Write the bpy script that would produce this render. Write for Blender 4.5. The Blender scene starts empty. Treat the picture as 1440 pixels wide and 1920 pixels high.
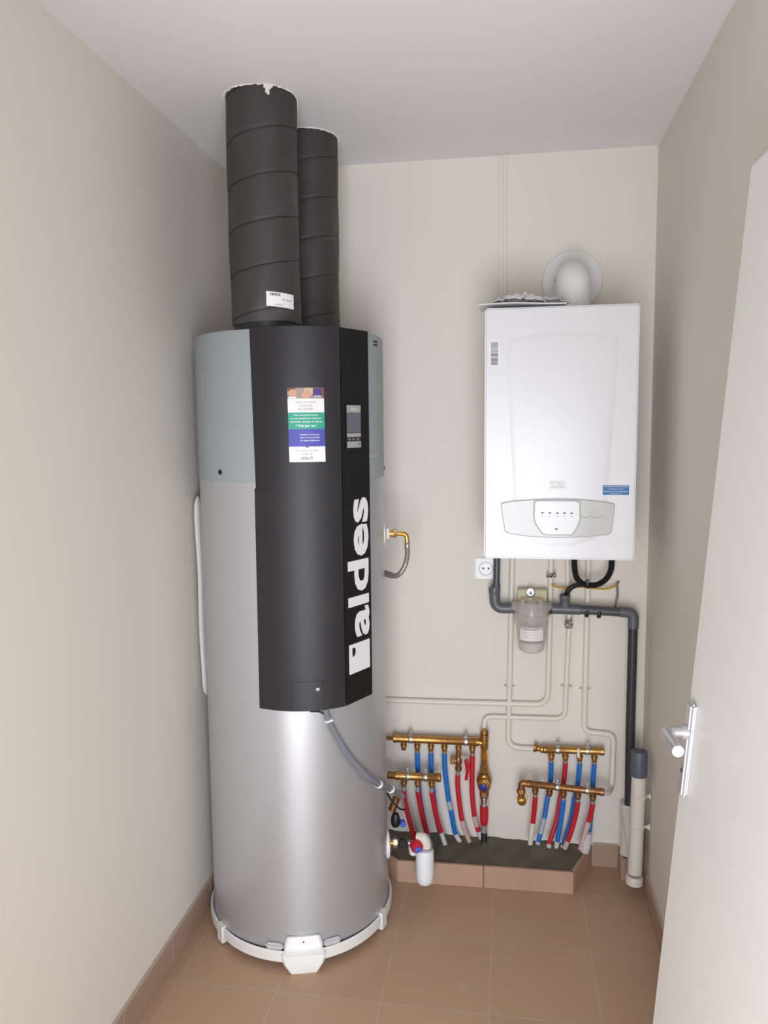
import bpy, bmesh, math, random
from mathutils import Vector, Matrix
random.seed(7)
C = bpy.context.scene.collection
SC = bpy.context.scene

# ------------------------------------------------------------------ camera
cam_data = bpy.data.cameras.new('camera')
cam_data.sensor_fit = 'HORIZONTAL'; cam_data.sensor_width = 36.0; cam_data.lens = 36.709
cam = bpy.data.objects.new('camera', cam_data); C.objects.link(cam)
CAM_R = ((0.98720,-0.00707,0.15931),(0.15913,0.10923,-0.98120),(-0.01047,0.99399,0.10895))
cam.matrix_world = Matrix.Translation((0, 0, 1.5976)) @ Matrix(CAM_R).to_4x4()
cam_data.clip_start = 0.05
SC.camera = cam
# ------------------------------------------------------------------ world, lights, exposure
world = bpy.data.worlds.new('world'); SC.world = world; world.use_nodes = True
bg = world.node_tree.nodes['Background']
bg.inputs[0].default_value = (0.97, 0.97, 0.97, 1); bg.inputs[1].default_value = 0.8

def area_light(name, loc, target, sx, sy, power, color):
    d = bpy.data.lights.new(name, 'AREA'); d.shape = 'RECTANGLE'; d.size = sx; d.size_y = sy
    d.energy = power; d.color = color
    o = bpy.data.objects.new(name, d); C.objects.link(o)
    o.location = loc
    o.rotation_euler = (Vector(target) - Vector(loc)).to_track_quat('-Z', 'Y').to_euler()
    return o
area_light('window_daylight', (0.06, -0.50, 0.90), (-0.35, 2.4, 1.15), 1.0, 1.5, 38, (0.88, 0.93, 1.0))
SC.view_settings.view_transform = 'Standard'
SC.view_settings.look = 'None'
SC.view_settings.gamma = 1.0
SC.view_settings.use_curve_mapping = False
SC.view_settings.exposure = 0.62

# ------------------------------------------------------------------ materials
def mat(name, col, rough=0.6, metal=0.0, bump=0.0, bscale=200.0, var=0.0, vscale=3.0, vcol=None, coat=0.0, trans=0.0, spec=None):
    m = bpy.data.materials.new(name); m.use_nodes = True
    nt = m.node_tree; b = nt.nodes['Principled BSDF']
    b.inputs['Base Color'].default_value = (*col, 1)
    b.inputs['Roughness'].default_value = rough
    b.inputs['Metallic'].default_value = metal
    b.inputs['Coat Weight'].default_value = coat
    b.inputs['Transmission Weight'].default_value = trans
    if spec is not None: b.inputs['Specular IOR Level'].default_value = spec
    tc = nt.nodes.new('ShaderNodeTexCoord')
    if bump:
        n = nt.nodes.new('ShaderNodeTexNoise'); n.inputs['Scale'].default_value = bscale; n.inputs['Detail'].default_value = 3
        nt.links.new(tc.outputs['Object'], n.inputs['Vector'])
        bp = nt.nodes.new('ShaderNodeBump'); bp.inputs['Strength'].default_value = bump; bp.inputs['Distance'].default_value = 0.002
        nt.links.new(n.outputs['Fac'], bp.inputs['Height']); nt.links.new(bp.outputs[0], b.inputs['Normal'])
    if var:
        n = nt.nodes.new('ShaderNodeTexNoise'); n.inputs['Scale'].default_value = vscale; n.inputs['Detail'].default_value = 4
        nt.links.new(tc.outputs['Object'], n.inputs['Vector'])
        r = nt.nodes.new('ShaderNodeMapRange'); r.inputs[1].default_value = 0.52; r.inputs[2].default_value = 0.75
        r.inputs[4].default_value = var
        nt.links.new(n.outputs['Fac'], r.inputs[0])
        mx = nt.nodes.new('ShaderNodeMix'); mx.data_type = 'RGBA'
        mx.inputs[6].default_value = (*col, 1); mx.inputs[7].default_value = (*(vcol or [c * 0.7 for c in col]), 1)
        nt.links.new(r.outputs[0], mx.inputs[0]); nt.links.new(mx.outputs[2], b.inputs['Base Color'])
    return m
M = {}
M['wall'] = mat('wall_paint', (0.79, 0.74, 0.67), 0.7, bump=0.05, bscale=160)
M['ceiling'] = mat('ceiling_paint', (0.81, 0.79, 0.80), 0.8, bump=0.04, bscale=120)
M['pipe_paint'] = mat('painted_pipe', (0.79, 0.74, 0.66), 0.4)
M['white_enamel'] = mat('white_enamel', (0.74, 0.735, 0.755), 0.28, bump=0.02, bscale=300)
M['enamel_side'] = mat('enamel_side', (0.78, 0.78, 0.79), 0.35)
M['seam_grey'] = mat('seam_grey', (0.55, 0.55, 0.57), 0.5)
M['white_plastic'] = mat('white_plastic', (0.80, 0.79, 0.77), 0.4)
M['bright_plastic'] = mat('bright_plastic', (0.80, 0.82, 0.86), 0.35)
M['cream_plastic'] = mat('cream_plastic', (0.74, 0.70, 0.62), 0.45)
M['pvc_white'] = mat('pvc_cream', (0.72, 0.68, 0.62), 0.4)
M['pvc_grey'] = mat('pvc_grey', (0.075, 0.08, 0.092), 0.38)
M['pvc_light'] = mat('pvc_socket_grey', (0.115, 0.122, 0.14), 0.36)
M['pvc_dark'] = mat('pvc_dark_grey', (0.035, 0.035, 0.042), 0.45)
M['pvc_cap'] = mat('pvc_cap', (0.10, 0.115, 0.15), 0.4)
M['black_rubber'] = mat('black_rubber', (0.012, 0.012, 0.013), 0.45)
M['brass'] = mat('brass', (0.50, 0.27, 0.085), 0.34, 0.85, var=0.8, vscale=60, vcol=(0.25, 0.12, 0.05))
M['old_brass'] = mat('old_brass', (0.32, 0.16, 0.06), 0.42, 0.8, var=0.8, vscale=60, vcol=(0.14, 0.07, 0.035))
M['bright_brass'] = mat('bright_brass', (0.85, 0.48, 0.10), 0.22, 0.9)
M['nut_brass'] = mat('nickel_brass', (0.70, 0.60, 0.42), 0.3, 0.9)
M['chrome'] = mat('chrome', (0.78, 0.79, 0.80), 0.16, 1.0)
M['zinc'] = mat('zinc_clip', (0.62, 0.68, 0.70), 0.25, 0.95)
M['steel_braid'] = mat('steel_braid', (0.42, 0.39, 0.36), 0.4, 0.7)
M['red'] = mat('red_sleeve', (0.56, 0.013, 0.025), 0.4)
M['blue'] = mat('blue_sleeve', (0.008, 0.17, 0.60), 0.4)
M['navy'] = mat('navy_plastic', (0.02, 0.03, 0.28), 0.4)
M['knob_blue'] = mat('knob_blue', (0.07, 0.14, 0.65), 0.4)
M['pex'] = mat('pex_grey', (0.30, 0.28, 0.27), 0.4)
M['clear_wrap'] = mat('clear_wrap', (0.62, 0.58, 0.58), 0.3)
M['blue_wrap'] = mat('blue_clear_wrap', (0.36, 0.45, 0.55), 0.3)
M['pink_wrap'] = mat('pink_clear_wrap', (0.60, 0.40, 0.38), 0.35, var=1.0, vscale=90, vcol=(0.62, 0.58, 0.54))
M['silver'] = mat('silver_casing', (0.55, 0.56, 0.59), 0.38, 0.6, bump=0.06, bscale=900)
M['cap_grey'] = mat('cap_grey_plastic', (0.33, 0.37, 0.385), 0.5)
M['panel'] = mat('black_panel', (0.017, 0.0155, 0.019), 0.5, bump=0.06, bscale=900, var=0.35, vscale=5, vcol=(0.026, 0.024, 0.025))
M['panel_side'] = mat('black_panel_side', (0.007, 0.0065, 0.007), 0.55, bump=0.06, bscale=900, spec=0.3)
M['screw'] = mat('screw', (0.25, 0.25, 0.27), 0.35, 0.8)
M['dark'] = mat('dark_plastic', (0.01, 0.01, 0.011), 0.5)
M['duct'] = mat('duct_foam', (0.044, 0.038, 0.038), 0.6, bump=0.3, bscale=260, var=0.75, vscale=7, vcol=(0.085, 0.078, 0.078))
M['seam'] = mat('duct_seam', (0.012, 0.011, 0.011), 0.6)
M['plaster'] = mat('plaster', (0.75, 0.70, 0.66), 0.9)
M['paper'] = mat('paper', (0.84, 0.82, 0.83), 0.55)
M['ink'] = mat('ink', (0.05, 0.05, 0.06), 0.6)
M['grey_ink'] = mat('grey_ink', (0.30, 0.28, 0.30), 0.6)
M['pink_ink'] = mat('pink_ink', (0.62, 0.34, 0.40), 0.6)
M['green'] = mat('label_green', (0.02, 0.36, 0.24), 0.5)
M['label_blue'] = mat('label_indigo', (0.07, 0.075, 0.42), 0.5)
M['purple'] = mat('label_purple', (0.10, 0.035, 0.24), 0.5)
M['skin'] = mat('print_skin', (0.62, 0.32, 0.22), 0.5)
M['hair'] = mat('print_brown', (0.20, 0.08, 0.05), 0.5)
M['blond'] = mat('print_blond', (0.60, 0.42, 0.25), 0.5)
M['taupe'] = mat('print_taupe', (0.33, 0.27, 0.22), 0.5)
M['logo'] = mat('logo_white', (0.86, 0.84, 0.86), 0.45)
M['screen'] = mat('display_screen', (0.13, 0.125, 0.155), 0.25)
M['label_grey'] = mat('label_grey', (0.40, 0.39, 0.37), 0.5)
M['label_teal'] = mat('label_teal_blue', (0.01, 0.14, 0.37), 0.45)
M['control'] = mat('control_grey', (0.50, 0.49, 0.475), 0.3, coat=0.3)
M['control_edge'] = mat('control_edge', (0.36, 0.35, 0.35), 0.35)
M['earth'] = mat('earth_wire', (0.55, 0.33, 0.02), 0.5)
M['cable_grey'] = mat('cable_grey', (0.22, 0.20, 0.19), 0.5)
M['sheath'] = mat('grey_cable_sheath', (0.20, 0.215, 0.27), 0.32)
M['foam'] = mat('foam_white', (0.74, 0.71, 0.68), 0.7, bump=0.2, bscale=120)
M['mortar'] = mat('mortar', (0.13, 0.115, 0.083), 0.9, bump=0.5, bscale=60, var=0.8, vscale=9, vcol=(0.20, 0.18, 0.14))
M['tile_edge'] = mat('kerb_tile', (0.47, 0.305, 0.22), 0.5, bump=0.03, bscale=80, var=0.3, vscale=8)
M['skirt_tile'] = mat('skirting_tile', (0.40, 0.27, 0.205), 0.45, bump=0.03, bscale=80, var=0.3, vscale=8)
M['grout'] = mat('grout', (0.50, 0.42, 0.35), 0.85)
M['clamp'] = mat('clamp_plastic', (0.55, 0.54, 0.56), 0.4)
M['door'] = mat('door_paint', (0.88, 0.865, 0.835), 0.45)
M['satin'] = mat('satin_metal', (0.62, 0.62, 0.65), 0.3, 0.7)
M['socket'] = mat('socket_white', (0.84, 0.83, 0.85), 0.3)
M['resin'] = mat('yellow_green_bracket', (0.50, 0.47, 0.28), 0.45)
M['film'] = mat('plastic_film', (0.80, 0.77, 0.79), 0.3, bump=0.2, bscale=40)

def clear_material(name, col, mixf, rough):
    m = bpy.data.materials.new(name); m.use_nodes = True; nt = m.node_tree
    b = nt.nodes['Principled BSDF']; out = nt.nodes['Material Output']
    b.inputs['Base Color'].default_value = (*col, 1); b.inputs['Roughness'].default_value = rough
    t = nt.nodes.new('ShaderNodeBsdfTransparent'); t.inputs[0].default_value = (0.95, 0.93, 0.90, 1)
    mx = nt.nodes.new('ShaderNodeMixShader'); mx.inputs[0].default_value = mixf
    nt.links.new(t.outputs[0], mx.inputs[1]); nt.links.new(b.outputs[0], mx.inputs[2]); nt.links.new(mx.outputs[0], out.inputs[0])
    return m
M['clear'] = clear_material('milky_clear_plastic', (0.78, 0.74, 0.73), 0.36, 0.15)
M['film_clear'] = clear_material('clear_film', (0.85, 0.82, 0.85), 0.6, 0.2)

def floor_material():
    m = bpy.data.materials.new('floor_tiles'); m.use_nodes = True; nt = m.node_tree; N = nt.nodes; L = nt.links
    b = N['Principled BSDF']; b.inputs['Roughness'].default_value = 0.42
    tc = N.new('ShaderNodeTexCoord'); sp = N.new('ShaderNodeSeparateXYZ'); L.new(tc.outputs['Object'], sp.inputs[0])
    def mth(op, a, bv=None):
        n = N.new('ShaderNodeMath'); n.operation = op
        for i, v in enumerate((a, bv)):
            if v is None: continue
            if isinstance(v, (int, float)): n.inputs[i].default_value = v
            else: L.new(v, n.inputs[i])
        return n.outputs[0]
    edges = []; cells = []
    for s, off in (('X', 0.084), ('Y', -2.05)):
        q = mth('DIVIDE', mth('ADD', sp.outputs[s], off + 30.0), 0.30)
        cells.append(mth('FLOOR', q)); fr = mth('FRACT', q)
        edges.append(mth('MINIMUM', fr, mth('SUBTRACT', 1.0, fr)))
    e = mth('MINIMUM', edges[0], edges[1])
    g = mth('LESS_THAN', e, 0.0055)
    cb = N.new('ShaderNodeCombineXYZ'); L.new(cells[0], cb.inputs[0]); L.new(cells[1], cb.inputs[1])
    wn = N.new('ShaderNodeTexWhiteNoise'); L.new(cb.outputs[0], wn.inputs['Vector'])
    n1 = N.new('ShaderNodeTexNoise'); n1.inputs['Scale'].default_value = 6; n1.inputs['Detail'].default_value = 5
    L.new(tc.outputs['Object'], n1.inputs['Vector'])
    mx = N.new('ShaderNodeMix'); mx.data_type = 'RGBA'
    mx.inputs[6].default_value = (0.46, 0.295, 0.195, 1); mx.inputs[7].default_value = (0.52, 0.345, 0.23, 1)
    L.new(mth('MULTIPLY', mth('ADD', wn.outputs['Value'], n1.outputs['Fac']), 0.5), mx.inputs[0])
    n2 = N.new('ShaderNodeTexNoise'); n2.inputs['Scale'].default_value = 11; n2.inputs['Detail'].default_value = 6
    L.new(tc.outputs['Object'], n2.inputs['Vector'])
    r = N.new('ShaderNodeMapRange'); r.inputs[1].default_value = 0.66; r.inputs[2].default_value = 0.8; r.inputs[4].default_value = 0.35
    L.new(n2.outputs['Fac'], r.inputs[0])
    m2 = N.new('ShaderNodeMix'); m2.data_type = 'RGBA'; L.new(r.outputs[0], m2.inputs[0]); L.new(mx.outputs[2], m2.inputs[6])
    m2.inputs[7].default_value = (0.58, 0.50, 0.43, 1)
    n3 = N.new('ShaderNodeTexNoise'); n3.inputs['Scale'].default_value = 5; L.new(tc.outputs['Object'], n3.inputs['Vector'])
    r3 = N.new('ShaderNodeMapRange'); r3.inputs[1].default_value = 0.3; r3.inputs[2].default_value = 0.6; r3.inputs[3].default_value = 0.25; r3.inputs[4].default_value = 0.85
    L.new(n3.outputs['Fac'], r3.inputs[0])
    m3 = N.new('ShaderNodeMix'); m3.data_type = 'RGBA'; L.new(mth('MULTIPLY', g, r3.outputs[0]), m3.inputs[0]); L.new(m2.outputs[2], m3.inputs[6])
    m3.inputs[7].default_value = (0.52, 0.42, 0.35, 1)
    L.new(m3.outputs[2], b.inputs['Base Color'])
    bp = N.new('ShaderNodeBump'); bp.inputs['Strength'].default_value = 0.3; bp.inputs['Distance'].default_value = 0.001
    L.new(mth('SUBTRACT', 1.0, g), bp.inputs['Height']); L.new(bp.outputs[0], b.inputs['Normal'])
    return m
M['floor'] = floor_material()

# ------------------------------------------------------------------ mesh helpers
ORG = {}
def obj(name, bm, material, parent=None, smooth=True, label=None):
    """link a bmesh (in world coordinates) as one mesh object; part coordinates are taken relative to the thing"""
    me = bpy.data.meshes.new(name)
    bmesh.ops.recalc_face_normals(bm, faces=bm.faces)
    org = ORG.get(parent.name, Vector((0, 0, 0))) if parent else None
    o = bpy.data.objects.new(name, me)
    if parent is None:
        lo = Vector((min(v.co.x for v in bm.verts), min(v.co.y for v in bm.verts), min(v.co.z for v in bm.verts)))
        hi = Vector((max(v.co.x for v in bm.verts), max(v.co.y for v in bm.verts), max(v.co.z for v in bm.verts)))
        org = Vector(((lo.x + hi.x) / 2, (lo.y + hi.y) / 2, lo.z))
        o.location = org
    else:
        o.parent = parent
    bmesh.ops.translate(bm, verts=bm.verts, vec=-org)
    bm.to_mesh(me); bm.free()
    me.materials.append(material)
    if smooth:
        me.shade_smooth()
        try: me.set_sharp_from_angle(angle=math.radians(35))
        except Exception: pass
    C.objects.link(o)
    ORG[o.name] = org
    if label: o['label'] = label
    return o
def tag(o, label, cat, group=None):
    o['label'] = label; o['category'] = cat
    if group: o['group'] = group
    return o
def thing(name, label, cat, loc, group=None):
    o = bpy.data.objects.new(name, None); C.objects.link(o); o.location = loc
    o.empty_display_size = 0.05
    ORG[o.name] = Vector(loc)
    return tag(o, label, cat, group)
def struct(name, bm, m, smooth=False):
    o = obj(name, bm, m, None, smooth); o['kind'] = 'structure'; return o

def box(bm, x0, x1, y0, y1, z0, z1, bev=0.0, seg=2):
    r = bmesh.ops.create_cube(bm, size=1)
    vs = r['verts']
    for v in vs:
        v.co = Vector(((x0 + x1) / 2 + v.co.x * (x1 - x0), (y0 + y1) / 2 + v.co.y * (y1 - y0), (z0 + z1) / 2 + v.co.z * (z1 - z0)))
    if bev:
        es = list({e for v in vs for e in v.link_edges})
        bmesh.ops.bevel(bm, geom=es, offset=bev, segments=seg, affect='EDGES')
    return bm
def nb(): return bmesh.new()
def ring_loft(bm, rings, cap=True, closed=True):
    vr = [[bm.verts.new(p) for p in r] for r in rings]
    n = len(rings[0])
    for a, b in zip(vr, vr[1:]):
        for i in range(n if closed else n - 1):
            j = (i + 1) % n
            bm.faces.new((a[i], a[j], b[j], b[i]))
    if cap:
        bm.faces.new(vr[0][::-1]); bm.faces.new(vr[-1])
    return bm
def frame(d):
    d = Vector(d).normalized()
    u = d.cross(Vector((0, 0, 1)))
    if u.length < 0.05: u = d.cross(Vector((0, 1, 0)))
    u.normalize(); return u, d.cross(u).normalized()
def lathe(bm, prof, base, axis=(0, 0, 1), n=24, cap=True):
    """prof: list of (radius, distance along the axis)"""
    base = Vector(base); d = Vector(axis).normalized(); u, v = frame(d)
    rings = []
    for r, h in prof:
        r = max(r, 1e-4)
        rings.append([base + d * h + (u * math.cos(a) + v * math.sin(a)) * r for a in [2 * math.pi * i / n for i in range(n)]])
    return ring_loft(bm, rings, cap)
def cyl(bm, a, b, r, n=20, bev=0.0):
    a = Vector(a); b = Vector(b); L = (b - a).length
    prof = [(r, 0), (r, L)] if not bev else [(r - bev, 0), (r, bev), (r, L - bev), (r - bev, L)]
    return lathe(bm, prof, a, b - a, n)
def smooth_path(pts, n=8):
    P = [Vector(p) for p in pts]
    if len(P) < 3: return P
    out = []
    E = [P[0] * 2 - P[1]] + P + [P[-1] * 2 - P[-2]]
    for i in range(1, len(E) - 2):
        p0, p1, p2, p3 = E[i - 1:i + 3]
        for k in range(n):
            t = k / n
            out.append(0.5 * ((2 * p1) + (-p0 + p2) * t + (2 * p0 - 5 * p1 + 4 * p2 - p3) * t * t + (-p0 + 3 * p1 - 3 * p2 + p3) * t ** 3))
    out.append(P[-1]); return out
def round_path(pts, rad, n=8):
    P = [Vector(p) for p in pts]; out = [P[0]]
    for i in range(1, len(P) - 1):
        a = (P[i - 1] - P[i]); b = (P[i + 1] - P[i])
        r = min(rad, a.length * 0.49, b.length * 0.49)
        A = P[i] + a.normalized() * r; B = P[i] + b.normalized() * r
        for k in range(n + 1):
            t = k / n
            out.append(A * (1 - t) ** 2 + P[i] * 2 * t * (1 - t) + B * t * t)
    out.append(P[-1]); return out
def sweep(bm, path, r, n=14, cap=True):
    P = [Vector(p) for p in path]
    u = None; rings = []
    for i, p in enumerate(P):
        d = (P[min(i + 1, len(P) - 1)] - P[max(i - 1, 0)]).normalized()
        if u is None: u, _ = frame(d)
        u = (u - d * u.dot(d)).normalized(); v = d.cross(u)
        rr = r[i] if isinstance(r, (list, tuple)) else r
        rings.append([p + (u * math.cos(a) + v * math.sin(a)) * rr for a in [2 * math.pi * k / n for k in range(n)]])
    return ring_loft(bm, rings, cap)
def resample(path, step):
    P = [Vector(p) for p in path]; out = [P[0]]; acc = 0
    for a, b in zip(P, P[1:]):
        L = (b - a).length; t = step - acc
        while t <= L:
            out.append(a + (b - a) * (t / L)); t += step
        acc = (acc + L) % step if L else acc
        acc = L - (t - step)
    return out
def corrugated(bm, path, r, step=0.0035, amp=0.0016, n=14):
    P = resample(path, step)
    return sweep(bm, P, [r + (amp if i % 2 else -amp) for i in range(len(P))], n)
def hexnut(bm, a, b, r):
    return lathe(bm, [(r * 0.92, 0), (r, 0.001), (r, (Vector(b) - Vector(a)).length - 0.001), (r * 0.92, (Vector(b) - Vector(a)).length)], a, Vector(b) - Vector(a), 6)
def prism(bm, poly, z0, z1):
    return ring_loft(bm, [[Vector((x, y, z0)) for x, y in poly], [Vector((x, y, z1)) for x, y in poly]])
# 2-D artwork laid on a surface: mp(u, v, h) -> world
def plate(bm, mp, u0, v0, u1, v1, h0, h1, nu=1):
    rings = []
    for i in range(nu + 1):
        u = u0 + (u1 - u0) * i / nu
        rings.append([mp(u, v0, h0), mp(u, v1, h0), mp(u, v1, h1), mp(u, v0, h1)])
    return ring_loft(bm, rings)
def poly_plate(bm, mp, pts, h0, h1):
    return ring_loft(bm, [[mp(u, v, h0) for u, v in pts], [mp(u, v, h1) for u, v in pts]])
def ell(cx, cy, rx, ry, n=20):
    return [(cx + rx * math.cos(2 * math.pi * i / n), cy + ry * math.sin(2 * math.pi * i / n)) for i in range(n)]
def text(bm, mp, s, cu, cv, width, height, h0, h1, bold=0.0, align='CENTER'):
    """lettering fitted into width x height, centred on (cu, cv)"""
    cd = bpy.data.curves.new('lettering', 'FONT'); cd.body = s; cd.size = 1.0; cd.offset = bold; cd.extrude = 0.5
    cd.resolution_u = 3
    to = bpy.data.objects.new('lettering', cd); C.objects.link(to)
    dg = bpy.context.evaluated_depsgraph_get(); dg.update()
    me = bpy.data.meshes.new_from_object(to.evaluated_get(dg))
    bpy.data.objects.remove(to); bpy.data.curves.remove(cd)
    xs = [v.co.x for v in me.vertices]; ys = [v.co.y for v in me.vertices]
    x0, x1, y0, y1 = min(xs), max(xs), min(ys), max(ys)
    if height is None: height = (y1 - y0) * width / (x1 - x0)
    vs = []
    for v in me.vertices:
        u = cu + ((v.co.x - x0) / (x1 - x0) - 0.5) * width; w = cv + ((v.co.y - y0) / (y1 - y0) - 0.5) * height
        vs.append(bm.verts.new(mp(u, w, h1 if v.co.z > 0 else h0)))
    for p in me.polygons:
        try: bm.faces.new([vs[i] for i in p.vertices])
        except ValueError: pass
    bpy.data.meshes.remove(me)
    return bm

# ------------------------------------------------------------------ the room
XL, XR, D, ZC, YN = -0.9971, 0.4697, 2.7832, 2.5, 0.33
T = 0.1
FY0, FY1, OX0, OX1, OZ = 0.33, 0.43, -0.50, 0.44, 2.06      # unseen front wall, added so daylight enters low; camera looks through its doorway
bm = nb(); box(bm, XL - T, OX0, FY0, FY1, 0, ZC); box(bm, OX1, XR + T, FY0, FY1, 0, ZC); box(bm, OX0, OX1, FY0, FY1, OZ, ZC)
struct('floor', box(nb(), XL - T, XR + T, -0.6, D + T, -T, 0), M['floor'])
struct('ceiling', box(nb(), XL - T, XR + T, YN, D + T, ZC, ZC + T), M['ceiling'])
struct('wall_left', box(nb(), XL - T, XL, FY1, D + T, 0, ZC), M['wall'])
struct('wall_right', box(nb(), XR, XR + T, FY1, D + T, 0, ZC), M['wall'])
struct('wall_front', bm, M['wall'])
struct('wall_back', box(nb(), XL, XR, D, D + T, 0, ZC), M['wall'])
SK = 0.012; SH = 0.084
def skirting(name, along, a, b, fixed, sgn, joints):
    """tile skirting: one strip with narrow grout joints left open over a grout bed"""
    bm = nb(); cuts = [a] + [j for j in joints if a < j < b] + [b]
    for p, q in zip(cuts, cuts[1:]):
        if along == 'y': box(bm, *sorted((fixed, fixed + sgn * SK)), p + 0.0012, q - 0.0012, 0, SH, 0.0012, 1)
        else: box(bm, p + 0.0012, q - 0.0012, *sorted((fixed, fixed + sgn * SK)), 0, SH, 0.0012, 1)
    o = struct(name, bm, M['skirt_tile'])
    bm = nb()
    if along == 'y': box(bm, *sorted((fixed, fixed + sgn * (SK - 0.003))), a, b, 0.0, SH + 0.003)
    else: box(bm, a, b, *sorted((fixed, fixed + sgn * (SK - 0.003))), 0.0, SH + 0.003)
    obj('grout_line', bm, M['grout'], o, False)
skirting('baseboard_left', 'y', FY1, D - SK, XL, 1, [2.05 + 0.3 * k for k in range(-12, 3)])
skirting('baseboard_right', 'y', FY1, 2.69, XR, -1, [2.05 + 0.3 * k for k in range(-12, 3)])
skirting('baseboard_back', 'x', 0.3035, 0.392, D, -1, [])
# slim surface conduit running up the back wall to the ceiling
bm = nb(); box(bm, -0.031, -0.020, D - 0.011, D, 1.9, ZC, 0.002)
box(bm, -0.044, -0.031, D - 0.005, D, 1.9, ZC, 0.001)
struct('trim_1', bm, M['pipe_paint'])

# ------------------------------------------------------------------ door leaf standing open on the right
LEAN = math.tan(math.radians(4.3))
def door_pt(s, t, z):
    """s: metres from the free edge towards the hinge, t: out of the face into the room"""
    ang = math.radians(1.5)
    x = 0.3035 + math.sin(ang) * s - math.cos(ang) * t + (z - 1.05) * LEAN
    y = 1.38 - math.cos(ang) * s - math.sin(ang) * t
    return Vector((x, y, z))
def dbox(bm, s0, s1, t0, t1, z0, z1, bev=0.0, seg=2):
    r = bmesh.ops.create_cube(bm, size=1); vs = r['verts']
    for v in vs: v.co = Vector(((s0 + s1) / 2 + v.co.x * (s1 - s0), (t0 + t1) / 2 + v.co.y * (t1 - t0), (z0 + z1) / 2 + v.co.z * (z1 - z0)))
    n0 = set(bm.verts) - set(vs)
    if bev: bmesh.ops.bevel(bm, geom=list({e for v in vs for e in v.link_edges}), offset=bev, segments=seg, affect='EDGES')
    for v in bm.verts:
        if v not in n0: v.co = door_pt(*v.co)
    return bm
door = struct('door_1', dbox(nb(), 0, 0.93, -0.040, 0, 0.012, 2.005, 0.003), M['door'])
dh = obj('door_handle', dbox(nb(), 0.024, 0.054, 0.0005, 0.011, 0.967, 1.130, 0.004, 3), M['satin'], door)
bm = nb()
path = round_path([door_pt(0.040, 0.006, 1.078), door_pt(0.040, 0.048, 1.078), door_pt(0.128, 0.044, 1.080)], 0.020)
sweep(bm, path, 0.0095, 16)
obj('lever', bm, M['satin'], dh)
obj('lever_rose', cyl(nb(), door_pt(0.040, 0.008, 1.078), door_pt(0.040, 0.019, 1.078), 0.013), M['satin'], dh)
obj('keyhole', cyl(nb(), door_pt(0.039, 0.0105, 1.01), door_pt(0.039, 0.0115, 1.01), 0.004), M['dark'], dh)

# ------------------------------------------------------------------ heat pump water heater
TC = Vector((-0.676, 2.381)); ta = math.radians(-15.85)
EF = Vector((-math.sin(ta), -math.cos(ta))); ER = Vector((math.cos(ta), -math.sin(ta)))
def tp(lat, fwd, z):
    q = TC + ER * lat + EF * fwd
    return Vector((q.x, q.y, z))
TR = 0.285
def tcyl(bm, prof, n=96):
    return ring_loft(bm, [[tp(r * math.sin(2 * math.pi * i / n), r * math.cos(2 * math.pi * i / n), z) for i in range(n)] for r, z in prof])
H = thing('water_heater', 'tall silver floor-standing heat pump water heater with black control panel, in the left corner', 'water heater', (TC.x, TC.y, 0))
obj('tank', tcyl(nb(), [(TR - 0.004, 0.052), (TR, 0.056), (TR, 1.46), (TR - 0.004, 1.463)]), M['silver'], H)
cap = obj('top_cover', tcyl(nb(), [(TR - 0.001, 1.444), (TR + 0.002, 1.445), (TR + 0.002, 1.858), (TR - 0.003, 1.866), (TR - 0.03, 1.867)]), M['cap_grey'], H, label='blue-grey plastic top cover')
for lat, z in ((-0.205, 1.472),):
    f = math.sqrt((TR + 0.002) ** 2 - lat ** 2); d = Vector((*(ER * lat + EF * f), 0)).normalized()
    b0 = tp(lat, f, z)
    obj('screw', lathe(nb(), [(0.0075, -0.001), (0.0075, 0.002), (0.004, 0.003), (0.003, 0.001)], b0, d, 16), M['dark'], cap)
d = Vector((*ER, 0)); obj('screw', lathe(nb(), [(0.007, -0.001), (0.007, 0.003), (0.004, 0.004)], tp(TR + 0.001, 0.01, 1.466), d, 16), M['dark'], cap)
bm = nb()
def arc_strip(bm, a0, a1, z0, z1, r0, r1, n=12):
    rings = []
    for i in range(n + 1):
        a = math.radians(a0 + (a1 - a0) * i / n); s, c = math.sin(a), math.cos(a)
        rings.append([tp(r0 * s, r0 * c, z0), tp(r1 * s, r1 * c, z0), tp(r1 * s, r1 * c, z1), tp(r0 * s, r0 * c, z1)])
    return ring_loft(bm, rings)
obj('cover_joint', arc_strip(nb(), 50, 64, 1.5085, 1.511, TR, TR + 0.0026), M['seam_grey'], cap)
obj('vent_slot', arc_strip(arc_strip(nb(), 58, 64, 1.843, 1.848, TR, TR + 0.0028), 58, 64, 1.833, 1.838, TR, TR + 0.0028), M['dark'], cap)

# black control column, main curved face and side face
def fw(lat): return 0.3155 - 2.3 * (lat - 0.03) ** 2
LS = 0.137
def front_ring(z, left):
    lats = [-0.061 + (LS - 0.0008 + 0.061) * i / 10 for i in range(11)]
    outer = [(left, 0.2700)] + [(l, fw(l)) for l in lats]
    inner = [(LS - 0.0008, 0.235), (0.0, 0.25), (left, 0.22)]
    return [tp(l, f, z) for l, f in outer + inner]
bm = ring_loft(nb(), [front_ring(0.795, -0.110), front_ring(1.428, -0.1065), front_ring(1.4285, -0.1030), front_ring(1.866, -0.1085), front_ring(1.8685, -0.1065)])
front = obj('front_cover', bm, M['panel'], H, label='black curved front cover')
FA = Vector((LS, fw(LS))); FB = Vector((0.2235, 0.196)); FD = (FB - FA); FL = FD.length; FD.normalize(); FN = Vector((-FD.y, FD.x))
if FN.y < 0: FN = -FN
def facet(u, z, h):
    q = FA + FD * u + FN * h
    return tp(q.x, q.y, z)
bm = nb()
rings = []
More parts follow.
